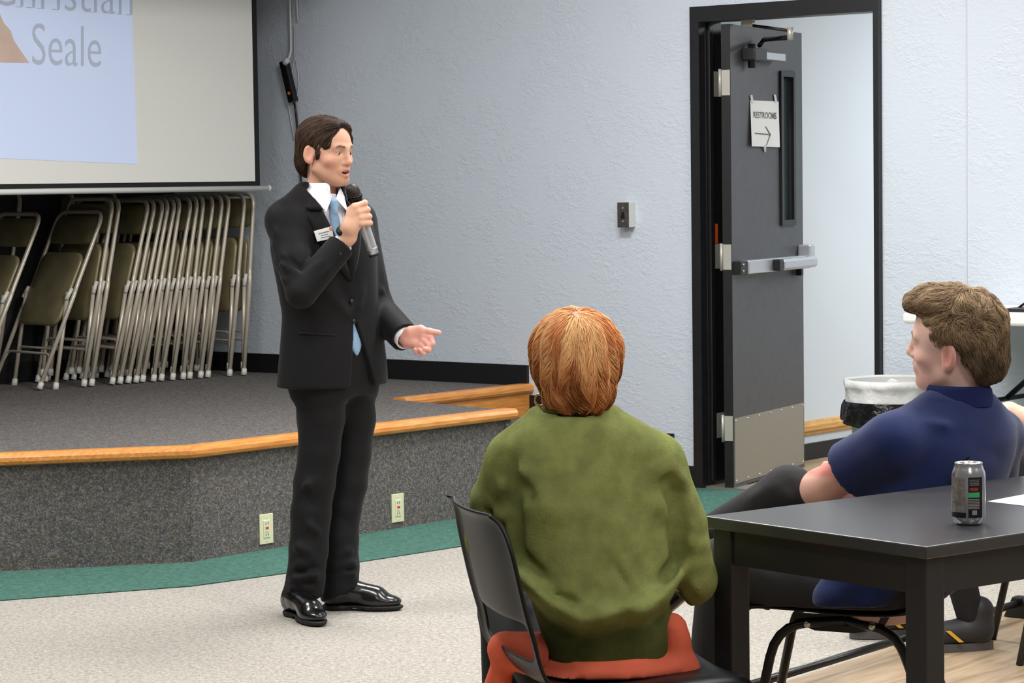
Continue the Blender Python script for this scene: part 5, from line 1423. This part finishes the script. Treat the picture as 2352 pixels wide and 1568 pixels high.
hem_shade = np.clip((hemz(V[:,0])-.018-V[:,2])/.022, 0, 1)*np.clip((Mw(1572,1450)[0]-V[:,0])/.01, 0, 1)*np.clip((V[:,0]-Mw(1190,1450)[0])/.01, 0, 1); hem_shade = (hem_shade*hem_shade*(3-2*hem_shade))[:,None]  # shade under the bagging folds, painted as a darker hem colour
me = np_mesh('sweater', V, Q, np.array(lin((142,149,90)))*(1-hem_shade)+np.array(lin((94,99,56)))*hem_shade); swt = link('sweater', me, 'sweater_green', gp)
# neck band
part('neck_band', MB().tube([Vector(Mw(1316,950)+A3((math.cos(a)*.068, math.sin(a)*.062+.0, .004+.012*math.cos(a+1.2)))) for a in np.linspace(0, 2*math.pi, 32, endpoint=False)], .009, 8, closed=True), 'sweater_rib', swt, True)
# coral top and trousers below the sweater
Cr = SDF(Mw(1060,1420,-.3), Mw(1720,1640,.75), .008)
Cr.add(loft(wf, frame_pts(wf, [(1650,1425,.185,.150),(1590,1420,.176,.138),(1545,1412,.158,.116),(1500,1404,.135,.098)], Mw), 2, 2.2))
hipz = .50
Cr.add(cone(Mw(1545,1440,-.02), Mw(1560,1540,-.02), .030, .038), .03)
PX = np.stack(Cr.grid(), -1); Cr.F += .014*(noise3(PX*np.array([.5,.5,1.5]), 77, 26.)-.5)
Cr.keep(lambda X, Y, Z: .447-Z)
V, Q = Cr.net(1); link('shirt', np_mesh('shirt', V, Q), 'coral_cloth', gp)
hang = SDF(Mw(1090,1440,-.2), Mw(1260,1600,.2), .006)
hang.add(cone(Mw(1160,1490,.02), Mw(1330,1520,.0), .036, .06)); hang.add(cone(Mw(1160,1500,.03), Mw(1140,1590,.05), .020, .030), .02)
V, Q = hang.net(1); link('shirt_tail', np_mesh('shirt_tail', V, Q), 'coral_cloth', gp)
mat('trousers_dark', (22, 22, 25), 0.85)
Tr = SDF(Mw(1050,1400,-.2), Mw(1700,2050,1.0), .010)
for s_ in (-1, 1):
    hip = Mw(1400+s_*85,1590,.02); kn_ = hip + A3((-.10+s_*.03,.40,.02)); kn_[2] = .50; an = kn_ + A3((-.01,.06,0)); an[2] = .09
    Tr.add(cone(hip, kn_, .085, .062), .03); Tr.add(cone(kn_, an, .060, .045), .02)
    fr_ = Frame((an[0], an[1]-.06, 0), (-.1,1,0)); Tr.add(rbox(fr_.w(0,.09,.035), (.042,.13,.034), .03, fr_.R), .01)
V, Q = Tr.net(1); link('trousers', np_mesh('trousers', V, Q), 'trousers_dark', gp)
# head, neck and the body under the clothes
wh = Frame(Mw(1322,838,.015), (-.30,.95,-.02), (0.0,-.03,1)); WS = 0.93
HW = build_head(wh, WS, .0035, (Mw(1320,880,.01), Mw(1318,975,.02), .052, .058))
Vh, Qh = HW.net(1)
Ch = head_colors(Vh, wh, WS, (222,170,148), ear_red=.3)
Bw = SDF(Mw(1040,925,-.25), Mw(1690,1600,.42), .011)
Bw.add(loft(wf, [(u, cl, cf, rl-.04, rf-.035) for u, cl, cf, rl, rf in frame_pts(wf, wt_rows[:-1], Mw)], 3)); Bw.add(cone(Mw(1318,960,.02), Mw(1320,1010,.01), .055, .06), .03)
for a, b in ((lSh,lEl),(lEl,lFo),(rSh,rEl),(rEl,rFo)): Bw.add(cone(a, b, .034, .026), .02)
for fo in (lFo, rFo):
    Bw.add(cone(fo, fo+A3((-.02,.08,0)), .026, .022), .01)
    for k_ in range(4): Bw.add(cone(fo+A3((-.035+.02*k_,.08,.0)), fo+A3((-.045+.022*k_,.155,-.015)), .011, .008), .004)
    Bw.add(cone(fo+A3((.02,.05,.01)), fo+A3((.045,.09,.01)), .012, .009), .006)
V4, Q4 = Bw.net(1)
V, Q = joined((Vh,Qh), (V4,Q4)); link('body', np_mesh('body', V, Q, np.concatenate([Ch, flatc(len(V4), (222,170,148))])), 'skin', gp)
mat('gold', (226, 200, 130), 0.2, 0.9)
part('earring', MB().tube([Vector(Mw(1240,918,.02)) + Vector((math.cos(a)*.010, 0, math.sin(a)*.012)) for a in np.linspace(0, 2*math.pi, 20, endpoint=False)], .0022, 6, closed=True), 'gold', gp, True)
# layered short hair
def wp_(l, f, u): return wh.w(l*WS, f*WS, u*WS)
def Mh(px, py, dy=0): return Mw(px, py, dy)
HH2 = SDF(Mh(1195,690,-.18), Mh(1450,970,.22), .003)
HH2.add(ell(Mh(1323,806,.015), (.0885,.108,.084), np.eye(3))); HH2.add(ell(Mh(1326,868,-.02), (.073,.078,.062), np.eye(3)), .03)
HH2.add(cone(Mh(1288,914,-.046), Mh(1368,914,-.046), .024, .024), .03)
HH2.keep(lambda X, Y, Z: np.where(Z < wh.o[2]+.02, (Y-wh.o[1]-.045), (Y-wh.o[1]-.085+.4*(wh.o[2]+.06-Z))*.7), .01)
gx = HH2.grid(); PX = np.stack(gx, -1)
crown = Mh(1322,728,-.03)
ang = np.arctan2(PX[...,0]-crown[0], -(PX[...,1]-crown[1])+.03)
HH2.F += .0035*np.sin(ang*15+noise3(PX, 5, 14.)*7)*np.clip((Mh(1322,740)[2]-PX[...,2])/.04, 0, 1) + .004*(noise3(PX*np.array([1.6,1.6,.55]), 8, 34.)-.5)
# a shingled step at the nape
HH2.F += .0025*np.exp(-((PX[...,2]-Mh(1322,882)[2]-.012*np.sin((PX[...,0]-crown[0])*38))/.010)**2)
Vc, Qc = HH2.net(1)
def flow2(P, t):
    d = P-crown; r = np.linalg.norm(d[:,:2], axis=1)+1e-6
    low = np.clip((Mh(1322,868)[2]-P[:,2])/.03, 0, 1)
    o = np.zeros_like(P); o[:,0] = d[:,0]/r*.8*(1-low) + low*(.55*np.sign(P[:,0]-crown[0]+.02)*0 + .55) - .12*(1-low); o[:,1] = d[:,1]/r*.6; o[:,2] = -.75-.5*low
    return o
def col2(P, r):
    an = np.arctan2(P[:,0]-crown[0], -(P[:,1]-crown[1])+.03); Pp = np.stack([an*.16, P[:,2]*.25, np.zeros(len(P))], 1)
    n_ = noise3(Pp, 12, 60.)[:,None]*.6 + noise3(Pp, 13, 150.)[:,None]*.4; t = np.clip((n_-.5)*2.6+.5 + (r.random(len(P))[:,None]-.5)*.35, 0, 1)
    hi_ = np.clip((P[:,2]-Mh(1322,875)[2])/.11, 0, 1)[:,None]  # shade of the lower half painted into the strands as darker brown
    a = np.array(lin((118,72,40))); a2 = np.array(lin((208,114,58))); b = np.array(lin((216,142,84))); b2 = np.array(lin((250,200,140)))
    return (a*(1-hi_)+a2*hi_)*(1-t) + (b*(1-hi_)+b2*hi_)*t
sd = Vc[rng.choice(len(Vc), 15000)]
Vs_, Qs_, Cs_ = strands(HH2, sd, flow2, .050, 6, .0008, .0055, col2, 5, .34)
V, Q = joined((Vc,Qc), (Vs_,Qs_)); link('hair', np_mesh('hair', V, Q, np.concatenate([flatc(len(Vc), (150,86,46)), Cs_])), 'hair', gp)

# ------------------------------------------------------------------ seated person in the navy polo behind the table
def Ms(px, py, dy=0.0): return A3(PY(px, py, SIT_Y+dy))
np_ = thing('person', 'seated person with short light brown hair in a navy polo shirt behind the table', 'person', sc_)
mat('navy_polo', (33, 44, 90), 0.85, spec=0.15, sheen=0.2, bump=(600, 0.15, 0.001), var=(16, 0.15, None))
mat('navy_collar', (26, 34, 78), 0.85, spec=0.15, bump=(420, 0.4, 0.0015))
mat('trousers_charcoal', (36, 35, 37), 0.85, var=(14, 0.25, None))
pf = Frame((0,0,0), (-.62,.785,0))
ps_rows = [(1420,2020,.165,.130),(1360,2040,.165,.132),(1280,2080,.165,.128),(1200,2120,.172,.126),(1120,2150,.182,.126),(1060,2168,.188,.122),(1010,2182,.186,.112),(970,2192,.165,.098),(940,2198,.118,.082),(915,2202,.082,.070)]
aS, aE = Ms(2050,1018,-.11), Ms(1885,1122,.02)
N_ = SDF(Ms(1830,880,-.32), Ms(2420,1460,.40), .0062)
N_.add(loft(pf, frame_pts(pf, ps_rows, Ms), 3, 2.25))
N_.add(cone(Ms(2150,945,-.03), aS, .050, .062), .035)
slv = aS*.40+aE*.60
N_.add(cone(aS, slv, .066, .070), .03)
bS, bE = Ms(2288,1004,.12), Ms(2262,1200,.32)
N_.add(cone(Ms(2245,945,.03), bS, .05, .06), .03); N_.add(cone(bS, bS*.4+bE*.6, .062, .064), .03)
# loose hem over the lap
N_.add(cone(Ms(2000,1290,-.12), Ms(1915,1375,-.15), .055, .048), .03); N_.add(cone(Ms(2040,1300,-.12), Ms(1985,1400,-.15), .055, .05), .02)
for a, b, w, am in [((2000,1080,-.2),(1950,1100,-.15),.014,.006),((2040,1110,-.2),(2160,1160,-.18),.016,.006),((2010,1060,-.2),(2090,1120,-.2),.014,-.006),((2060,1140,-.19),(2200,1150,-.16),.014,-.006),((2120,950,-.15),(2200,975,-.14),.014,.005),
                    ((1920,1300,-.15),(1900,1400,-.14),.014,.008),((1960,1300,-.16),(1940,1390,-.15),.012,-.008),((2200,1010,-.1),(2290,1060,-.02),.02,-.004)]:
    apply_folds(N_, [fold(Ms(*a), Ms(*b), w*1.4, am*2.2)])
sdv = aE-aS; sdv /= np.linalg.norm(sdv)
N_.keep(lambda X, Y, Z: np.where((X < aS[0]) & (Z > .60), ((X-slv[0])*sdv[0]+(Y-slv[1])*sdv[1]+(Z-slv[2])*sdv[2])-.0, -1.0))
N_.keep(lambda X, Y, Z: .462-Z, .01); N_.cut(cone(slv-sdv*.05, slv+sdv*.1, .055)); N_.cut(cone(Ms(2200,925), Ms(2196,870), .060, .068), .006)
V, Q = N_.net(2); polo = link('polo_shirt', np_mesh('polo_shirt', V, Q), 'navy_polo', np_)
nb = Frame(Ms(2203,914,.0), (-.62,.785,0), A3((.05,0,1)))
vs, fs = [], []; nn_ = 40
for i in range(nn_+1):
    a = math.radians(14+332*i/nn_)+math.pi/2
    for r_, u_ in ((.064,-.012),(.0625,.026),(.066,.030),(.071,.022),(.078,-.016)): vs.append(tuple(nb.w(math.cos(a)*r_*1.10, math.sin(a)*r_*1.0, u_)))
for i in range(nn_):
    for k in range(4): a = i*5+k; fs.append((a, a+1, a+6, a+5))
part('collar', MB().add(vs, fs), 'navy_collar', polo, True)
# trousers: near leg down to the floor, far leg crossed over it
Tn = SDF(Ms(1520,1040,-.3), Ms(2160,1900,.55), .0085)
lh, lk, la_ = Ms(2010,1385,-.09), Ms(1668,1300,-.02), Ms(1612,1760,.03)
la_[2] = .09
Tn.add(cone(lh, lk, .090, .068)); Tn.add(cone(lk, la_, .064, .050), .02)
rh, rk, ra_ = Ms(2050,1370,.10), Ms(1812,1128,.14), Ms(1600,1250,.22)
Tn.add(cone(rh, rk, .088, .060), .03); Tn.add(cone(rk, ra_, .058, .048), .02)
Tn.add(loft(pf, frame_pts(pf, [(1440,2010,.17,.14),(1390,2020,.17,.14),(1330,2050,.15,.12)], Ms), 2), .03)
for a, b, w, am in [((1740,1300,-.1),(1790,1400,-.1),.014,.008),((1780,1300,-.1),(1840,1410,-.1),.012,-.007),((1820,1300,-.11),(1880,1400,-.11),.014,.008),((1790,1080,.08),(1820,1130,.08),.012,-.008),((1700,1150,.12),(1790,1110,.1),.012,.006)]:
    apply_folds(Tn, [fold(Ms(*a), Ms(*b), w*1.3, am)])
Tn.keep(lambda X, Y, Z: np.where(X > Ms(1760,1400)[0], .452-Z, -1))
V, Q = Tn.net(2); link('trousers', np_mesh('trousers', V, Q), 'trousers_charcoal', np_)
for an, dv in ((la_, A3((-.25,.05,0))), (ra_, A3((-.20,.02,-.16)))):
    f2 = Frame(an+A3((0,0,0)), dv, (0,0,1)); s_ = SDF(an-.34, an+.34, .007)
    s_.add(cone(f2.w(0,-.02,-.045), f2.w(0,.17,-.058), .040, .034)); s_.add(cone(f2.w(0,0,0), f2.w(0,0,-.03), .045, .042), .02)
    if an is la_: s_.keep(lambda X, Y, Z: .002-Z)
    V, Q = s_.net(1); link('shoe', np_mesh('shoe', V, Q), 'shoe_black', np_)
# head, arms
sh_ = Frame(Ms(2196,782,.01), (-.87,.48,.04), (-.13,-.235,1)); SS = 1.02
nka, nkb = Ms(2195,830,.02), Ms(2203,930,.03)
HN = build_head(sh_, SS, .0028, (nka, nkb, .058, .062))
Vh, Qh = HN.net(2)
SK2 = (244, 200, 184)
Ch = head_colors(Vh, sh_, SS, SK2, stub=(170,120,100), ear_red=.75, lip=(200,124,114), brow=(140,104,80))
Ar = SDF(Ms(1780,1000,-.3), Ms(2420,1330,.6), .0045)
Ar.add(cone(aS, aE, .046, .043)); fo = Ms(1965,1128,.26)
Ar.add(cone(aE, fo, .044, .030), .02); Ar.add(cone(fo, fo+A3((.05,.05,.01)), .030,.024), .01)
for k_ in range(4): Ar.add(cone(fo+A3((.05,.03+.018*k_,.0)), fo+A3((.12,.05+.02*k_,-.01)), .0105, .008), .004)
Ar.add(cone(bS, bE, .044, .042)); fo2 = Ms(1985,1098,.16)
Ar.add(cone(bE, fo2, .042, .028), .02)
for k_ in range(4):
    a_ = fo2+A3((-.035,-.02+.016*k_,.004)); b_ = Ms(1915-k_*6,1074-k_*2,.02+.016*k_); c_ = Ms(1898-k_*5,1086,.0+.014*k_)
    Ar.add(cone(a_, b_, .0115, .010), .008); Ar.add(cone(b_, c_, .010, .0085), .003)
Ar.add(cone(fo2, fo2+A3((-.03,.05,.02)), .014, .010), .006)
V2, Q2 = Ar.net(2)
Bn = SDF(Ms(1830,900,-.3), Ms(2420,1460,.4), .011)
Bn.add(loft(pf, [(u, cl, cf, rl-.04, rf-.035) for u, cl, cf, rl, rf in frame_pts(pf, ps_rows[:-1], Ms)], 3)); Bn.add(cone(nkb, Ms(2198,980,.02), .058, .06), .03)
V4, Q4 = Bn.net(1)
ca_ = flatc(len(V2), (232,182,166)); far = np.clip((fo2[0]+.02-V2[:,0])/.05, 0, 1)*np.clip((V2[:,2]-Ms(1900,1095)[2])/.01, 0, 1); ca_ = ca_*(1-.6*far[:,None]) + np.array(lin((214,96,84)))*.6*far[:,None]
V, Q = joined((Vh,Qh), (V2,Q2), (V4,Q4)); link('body', np_mesh('body', V, Q, np.concatenate([Ch, ca_, flatc(len(V4), SK2)])), 'skin', np_)
eye_parts(sh_, SS, np_, (-1, 1))
# tousled hair, longer on top, clipped sides
def sp_(l, f, u): return sh_.w(l*SS, f*SS, u*SS)
HN2 = SDF(Ms(2040,610,-.16), Ms(2345,900,.18), .003)
HN2.add(ell(sp_(0,-.020,.038), (.079*SS,.097*SS,.085*SS), sh_.R)); HN2.add(ell(sp_(0,-.062,-.030), (.062*SS,.054*SS,.074*SS), sh_.R), .025)
HN2.add(ell(sp_(0,.040,.098), (.058*SS,.062*SS,.028*SS), sh_.R), .025); HN2.add(ell(sp_(0,.080,.090), (.042*SS,.028*SS,.018*SS), sh_.R), .02)
def mask2(X, Y, Z):
    q = [sh_.R[i,0]*(X-sh_.o[0])+sh_.R[i,1]*(Y-sh_.o[1])+sh_.R[i,2]*(Z-sh_.o[2]) for i in range(3)]; l, f, u = [v/SS for v in q]; al = np.abs(l)
    line = np.interp(u.ravel(), [-.12,-.085,-.05,-.026,-.024,.0,.03,.055,.068,.10], [-.082,-.064,-.048,-.036,.030,.038,.050,.060,.13,.14]).reshape(u.shape)
    m = (f-line)*.7; ear = np.sqrt(((f+.012)/.026)**2+((u+.020)/.036)**2)-1
    side = np.where((f > .008) & (u < -.022), np.maximum(-.046-u, f-.030), -1)      # sideburn
    m = np.where((f > .008) & (f < .034) & (u < -.02) & (al > .04), np.maximum(-.048-u, (f-.030)), m)
    m = np.maximum(m, np.where(al > .045, -ear*.03, -1))
    return np.maximum(m, -.084-u)
HN2.keep(mask2, .004)
PX = np.stack(HN2.grid(), -1); topm = np.clip((((PX-sh_.o) @ sh_.R.T)[...,2]/SS-.02)/.05, 0, 1)
HN2.F += .010*(noise3(PX, 21, 55.)-.5)*topm + .004*(noise3(PX, 22, 110.)-.5)
Vc, Qc = HN2.net(1)
def flow3(P, t):
    q = (P-sh_.o) @ sh_.R.T / SS; d = np.zeros_like(q); top = np.clip((q[:,2]-.01)/.06, 0, 1); front = np.clip((q[:,1]+.05)/.06, 0, 1)
    d[:,1] = (front*1.0 - (1-front)*.7)*top + .15*(1-top)*0 - .35*(1-top); d[:,2] = -.35*top - 1*(1-top); d[:,0] = np.sign(q[:,0])*.35*top
    d += (np.stack([noise3(P, 31+i, 48.) for i in range(3)], 1)-.5)*1.7*top[:,None]
    return d @ sh_.R
def col3(P, r):
    q = (P-sh_.o) @ sh_.R.T / SS; up = np.clip((q[:,2]+.03)/.09, 0, 1)[:,None]; t = np.clip(noise3(P, 41, 60.)[:,None]*1.4-.2+(r.random(len(P))[:,None]-.5)*.5, 0, 1)
    lo_ = np.array(lin((76,60,44))); mid = np.array(lin((128,106,80))); hi_ = np.array(lin((190,160,126)))
    return (lo_*(1-t)+mid*t)*(1-up*.65)+ (mid*(1-t)+hi_*t)*up*.65
qv = (Vc-sh_.o) @ sh_.R.T / SS; okv = ~((qv[:,2] < -.020) & (qv[:,1] > -.060)) & ~((qv[:,1] > .044) & (qv[:,2] < .052))
sd = Vc[okv][rng.choice(int(okv.sum()), 16000)]
Vs_, Qs_, Cs_ = strands(HN2, sd, flow3, .028, 5, .0007, .0060, col3, 9, .5)
V, Q = joined((Vc,Qc), (Vs_,Qs_)); link('hair', np_mesh('hair', V, Q, np.concatenate([flatc(len(Vc), (94,74,54)), Cs_])), 'hair', np_)

# ------------------------------------------------------------------ fourth person, almost wholly out of frame at the right
FO_Y = 7.5
def Mf(px, py, dy=0.0): return A3(PY(px, py, FO_Y+dy))
fp = thing('person', 'person in a mint green top at the right edge, only an arm and shoe showing', 'person', fc_)
mat('mint_top', (150, 226, 180), 0.8)
mat('sneaker', (40, 38, 40), 0.6); mat('sneaker_sole', (84, 80, 80), 0.6); mat('sneaker_yellow', (220, 170, 40), 0.5)
ff = Frame((0,0,0), (-.80,-.10,0))
b0_ = Mf(2425,1100); bx0 = b0_[0]
F_ = SDF(A3((bx0-.30,FO_Y-.35,.40)), A3((bx0+.6,FO_Y+.35,1.25)), .011)
rows = [(.46,0,0,.17,.14),(.60,0,.0,.16,.13),(.68,0,-.04,.16,.125),(.80,0,-.11,.17,.125),(.95,0,-.18,.18,.115),(1.03,0,-.20,.14,.09),(1.07,0,-.21,.08,.07)]
cq = ff.loc(A3((1.665, FO_Y, 0)))
F_.add(loft(ff, [(u, cq[0], cq[1]+c_, a, b) for u, _, c_, a, b in rows], 3)); 
sh4 = ff.w(cq[0]+.19, cq[1]-.18, .98); el4 = Mf(2440,1000,-.20)
F_.add(cone(sh4, sh4*.5+el4*.5, .06, .056), .03)
V, Q = F_.net(1); link('top', np_mesh('top', V, Q), 'mint_top', fp)
A4 = SDF(Mf(2230,1150,-.5), A3((bx0+.6,FO_Y+.4,1.3)), .007)
wr4 = Mf(2318,944,-.16); A4.add(cone(sh4, el4, .042, .040)); A4.add(cone(el4, wr4, .040, .027), .02)
for k_ in range(4): A4.add(cone(wr4+A3((-.02,.014*k_-.02,.0)), wr4+A3((-.10,.016*k_-.02,-.012)), .010, .008), .006)
A4.add(cone(wr4, wr4+A3((-.04,0,0)), .026, .022), .01)
h4 = Frame(ff.w(cq[0], cq[1]-.19, 1.22), ff.f)
A4.add(cone(ff.w(cq[0], cq[1]-.21, 1.02), ff.w(cq[0], cq[1]-.20, 1.16), .056, .055), .02)
Vh, Qh = build_head(h4, .98, .004).net(1)
V1, Q1 = A4.net(1); V, Q = joined((V1,Q1), (Vh,Qh)); link('body', np_mesh('body', V, Q, np.concatenate([flatc(len(V1), (234,190,168)), head_colors(Vh, h4, .98, (228,180,158))])), 'skin', fp)
Hh4 = SDF(A3(h4.o)-.2, A3(h4.o)+.2, .006); Hh4.add(ell(h4.w(0,-.02,.04), (.084,.104,.090), h4.R)).keep(lambda X,Y,Z: ((X-h4.o[0])*h4.f[0]+(Y-h4.o[1])*h4.f[1])-.05+.4*(h4.o[2]+.06-Z)*0, .01)
V, Q = Hh4.net(1); link('hair', np_mesh('hair', V, Q, flatc(len(V), (70,52,40))), 'hair', fp)
hl4 = PZ(2222,1500,0); L4 = SDF(A3((hl4.x-.30, FO_Y-.55, 0)), A3((bx0+.35,FO_Y+.4,.66)), .010)
for s_ in (-1, 1):
    hip = ff.w(cq[0]+s_*.09, cq[1]+.03, .53); an = A3((hl4.x+.02, hl4.y+.05, .10)) if s_ > 0 else A3((hl4.x-.12, hl4.y+.30, .10))
    kn_ = (hip+an)/2; kn_[2] = .53; kn_[0] = an[0]-.02 if s_ < 0 else an[0]-.12
    L4.add(cone(hip, kn_, .08, .06), .02); L4.add(cone(kn_, an, .056, .042), .02)
V, Q = L4.net(1); link('trousers', np_mesh('trousers', V, Q), 'trousers_dark', fp)
for an in (A3((hl4.x+.02, hl4.y+.05, .10)), A3((hl4.x-.12, hl4.y+.30, .10))):
    f2 = Frame((an[0]+.02, an[1], 0), (-.9,-.15,0)); s_ = SDF(A3((an[0]-.33,an[1]-.2,0)), A3((an[0]+.15,an[1]+.2,.2)), .006)
    s_.add(cone(f2.w(0,.0,.06), f2.w(0,.19,.045), .045, .036)); s_.add(cone(f2.w(0,0,.07), f2.w(0,-.005,.12), .045, .044), .02).keep(lambda X,Y,Z: .026-Z)
    V, Q = s_.net(1); o = link('shoe', np_mesh('shoe', V, Q), 'sneaker', fp)
    part('sole', MB().prism([Vector(f2.w(math.sin(t_)*.040, .085+math.cos(t_)*.135, .002)) for t_ in np.linspace(0, 2*math.pi, 24, endpoint=False)], (0,0,.026)), 'sneaker_sole', o)
    part('stripe', MB().prism([Vector(f2.w(.046, .06, .035)), Vector(f2.w(.046, .075, .035)), Vector(f2.w(.040, .115, .07)), Vector(f2.w(.040, .10, .07))], Vector(f2.l)*.002), 'sneaker_yellow', o)
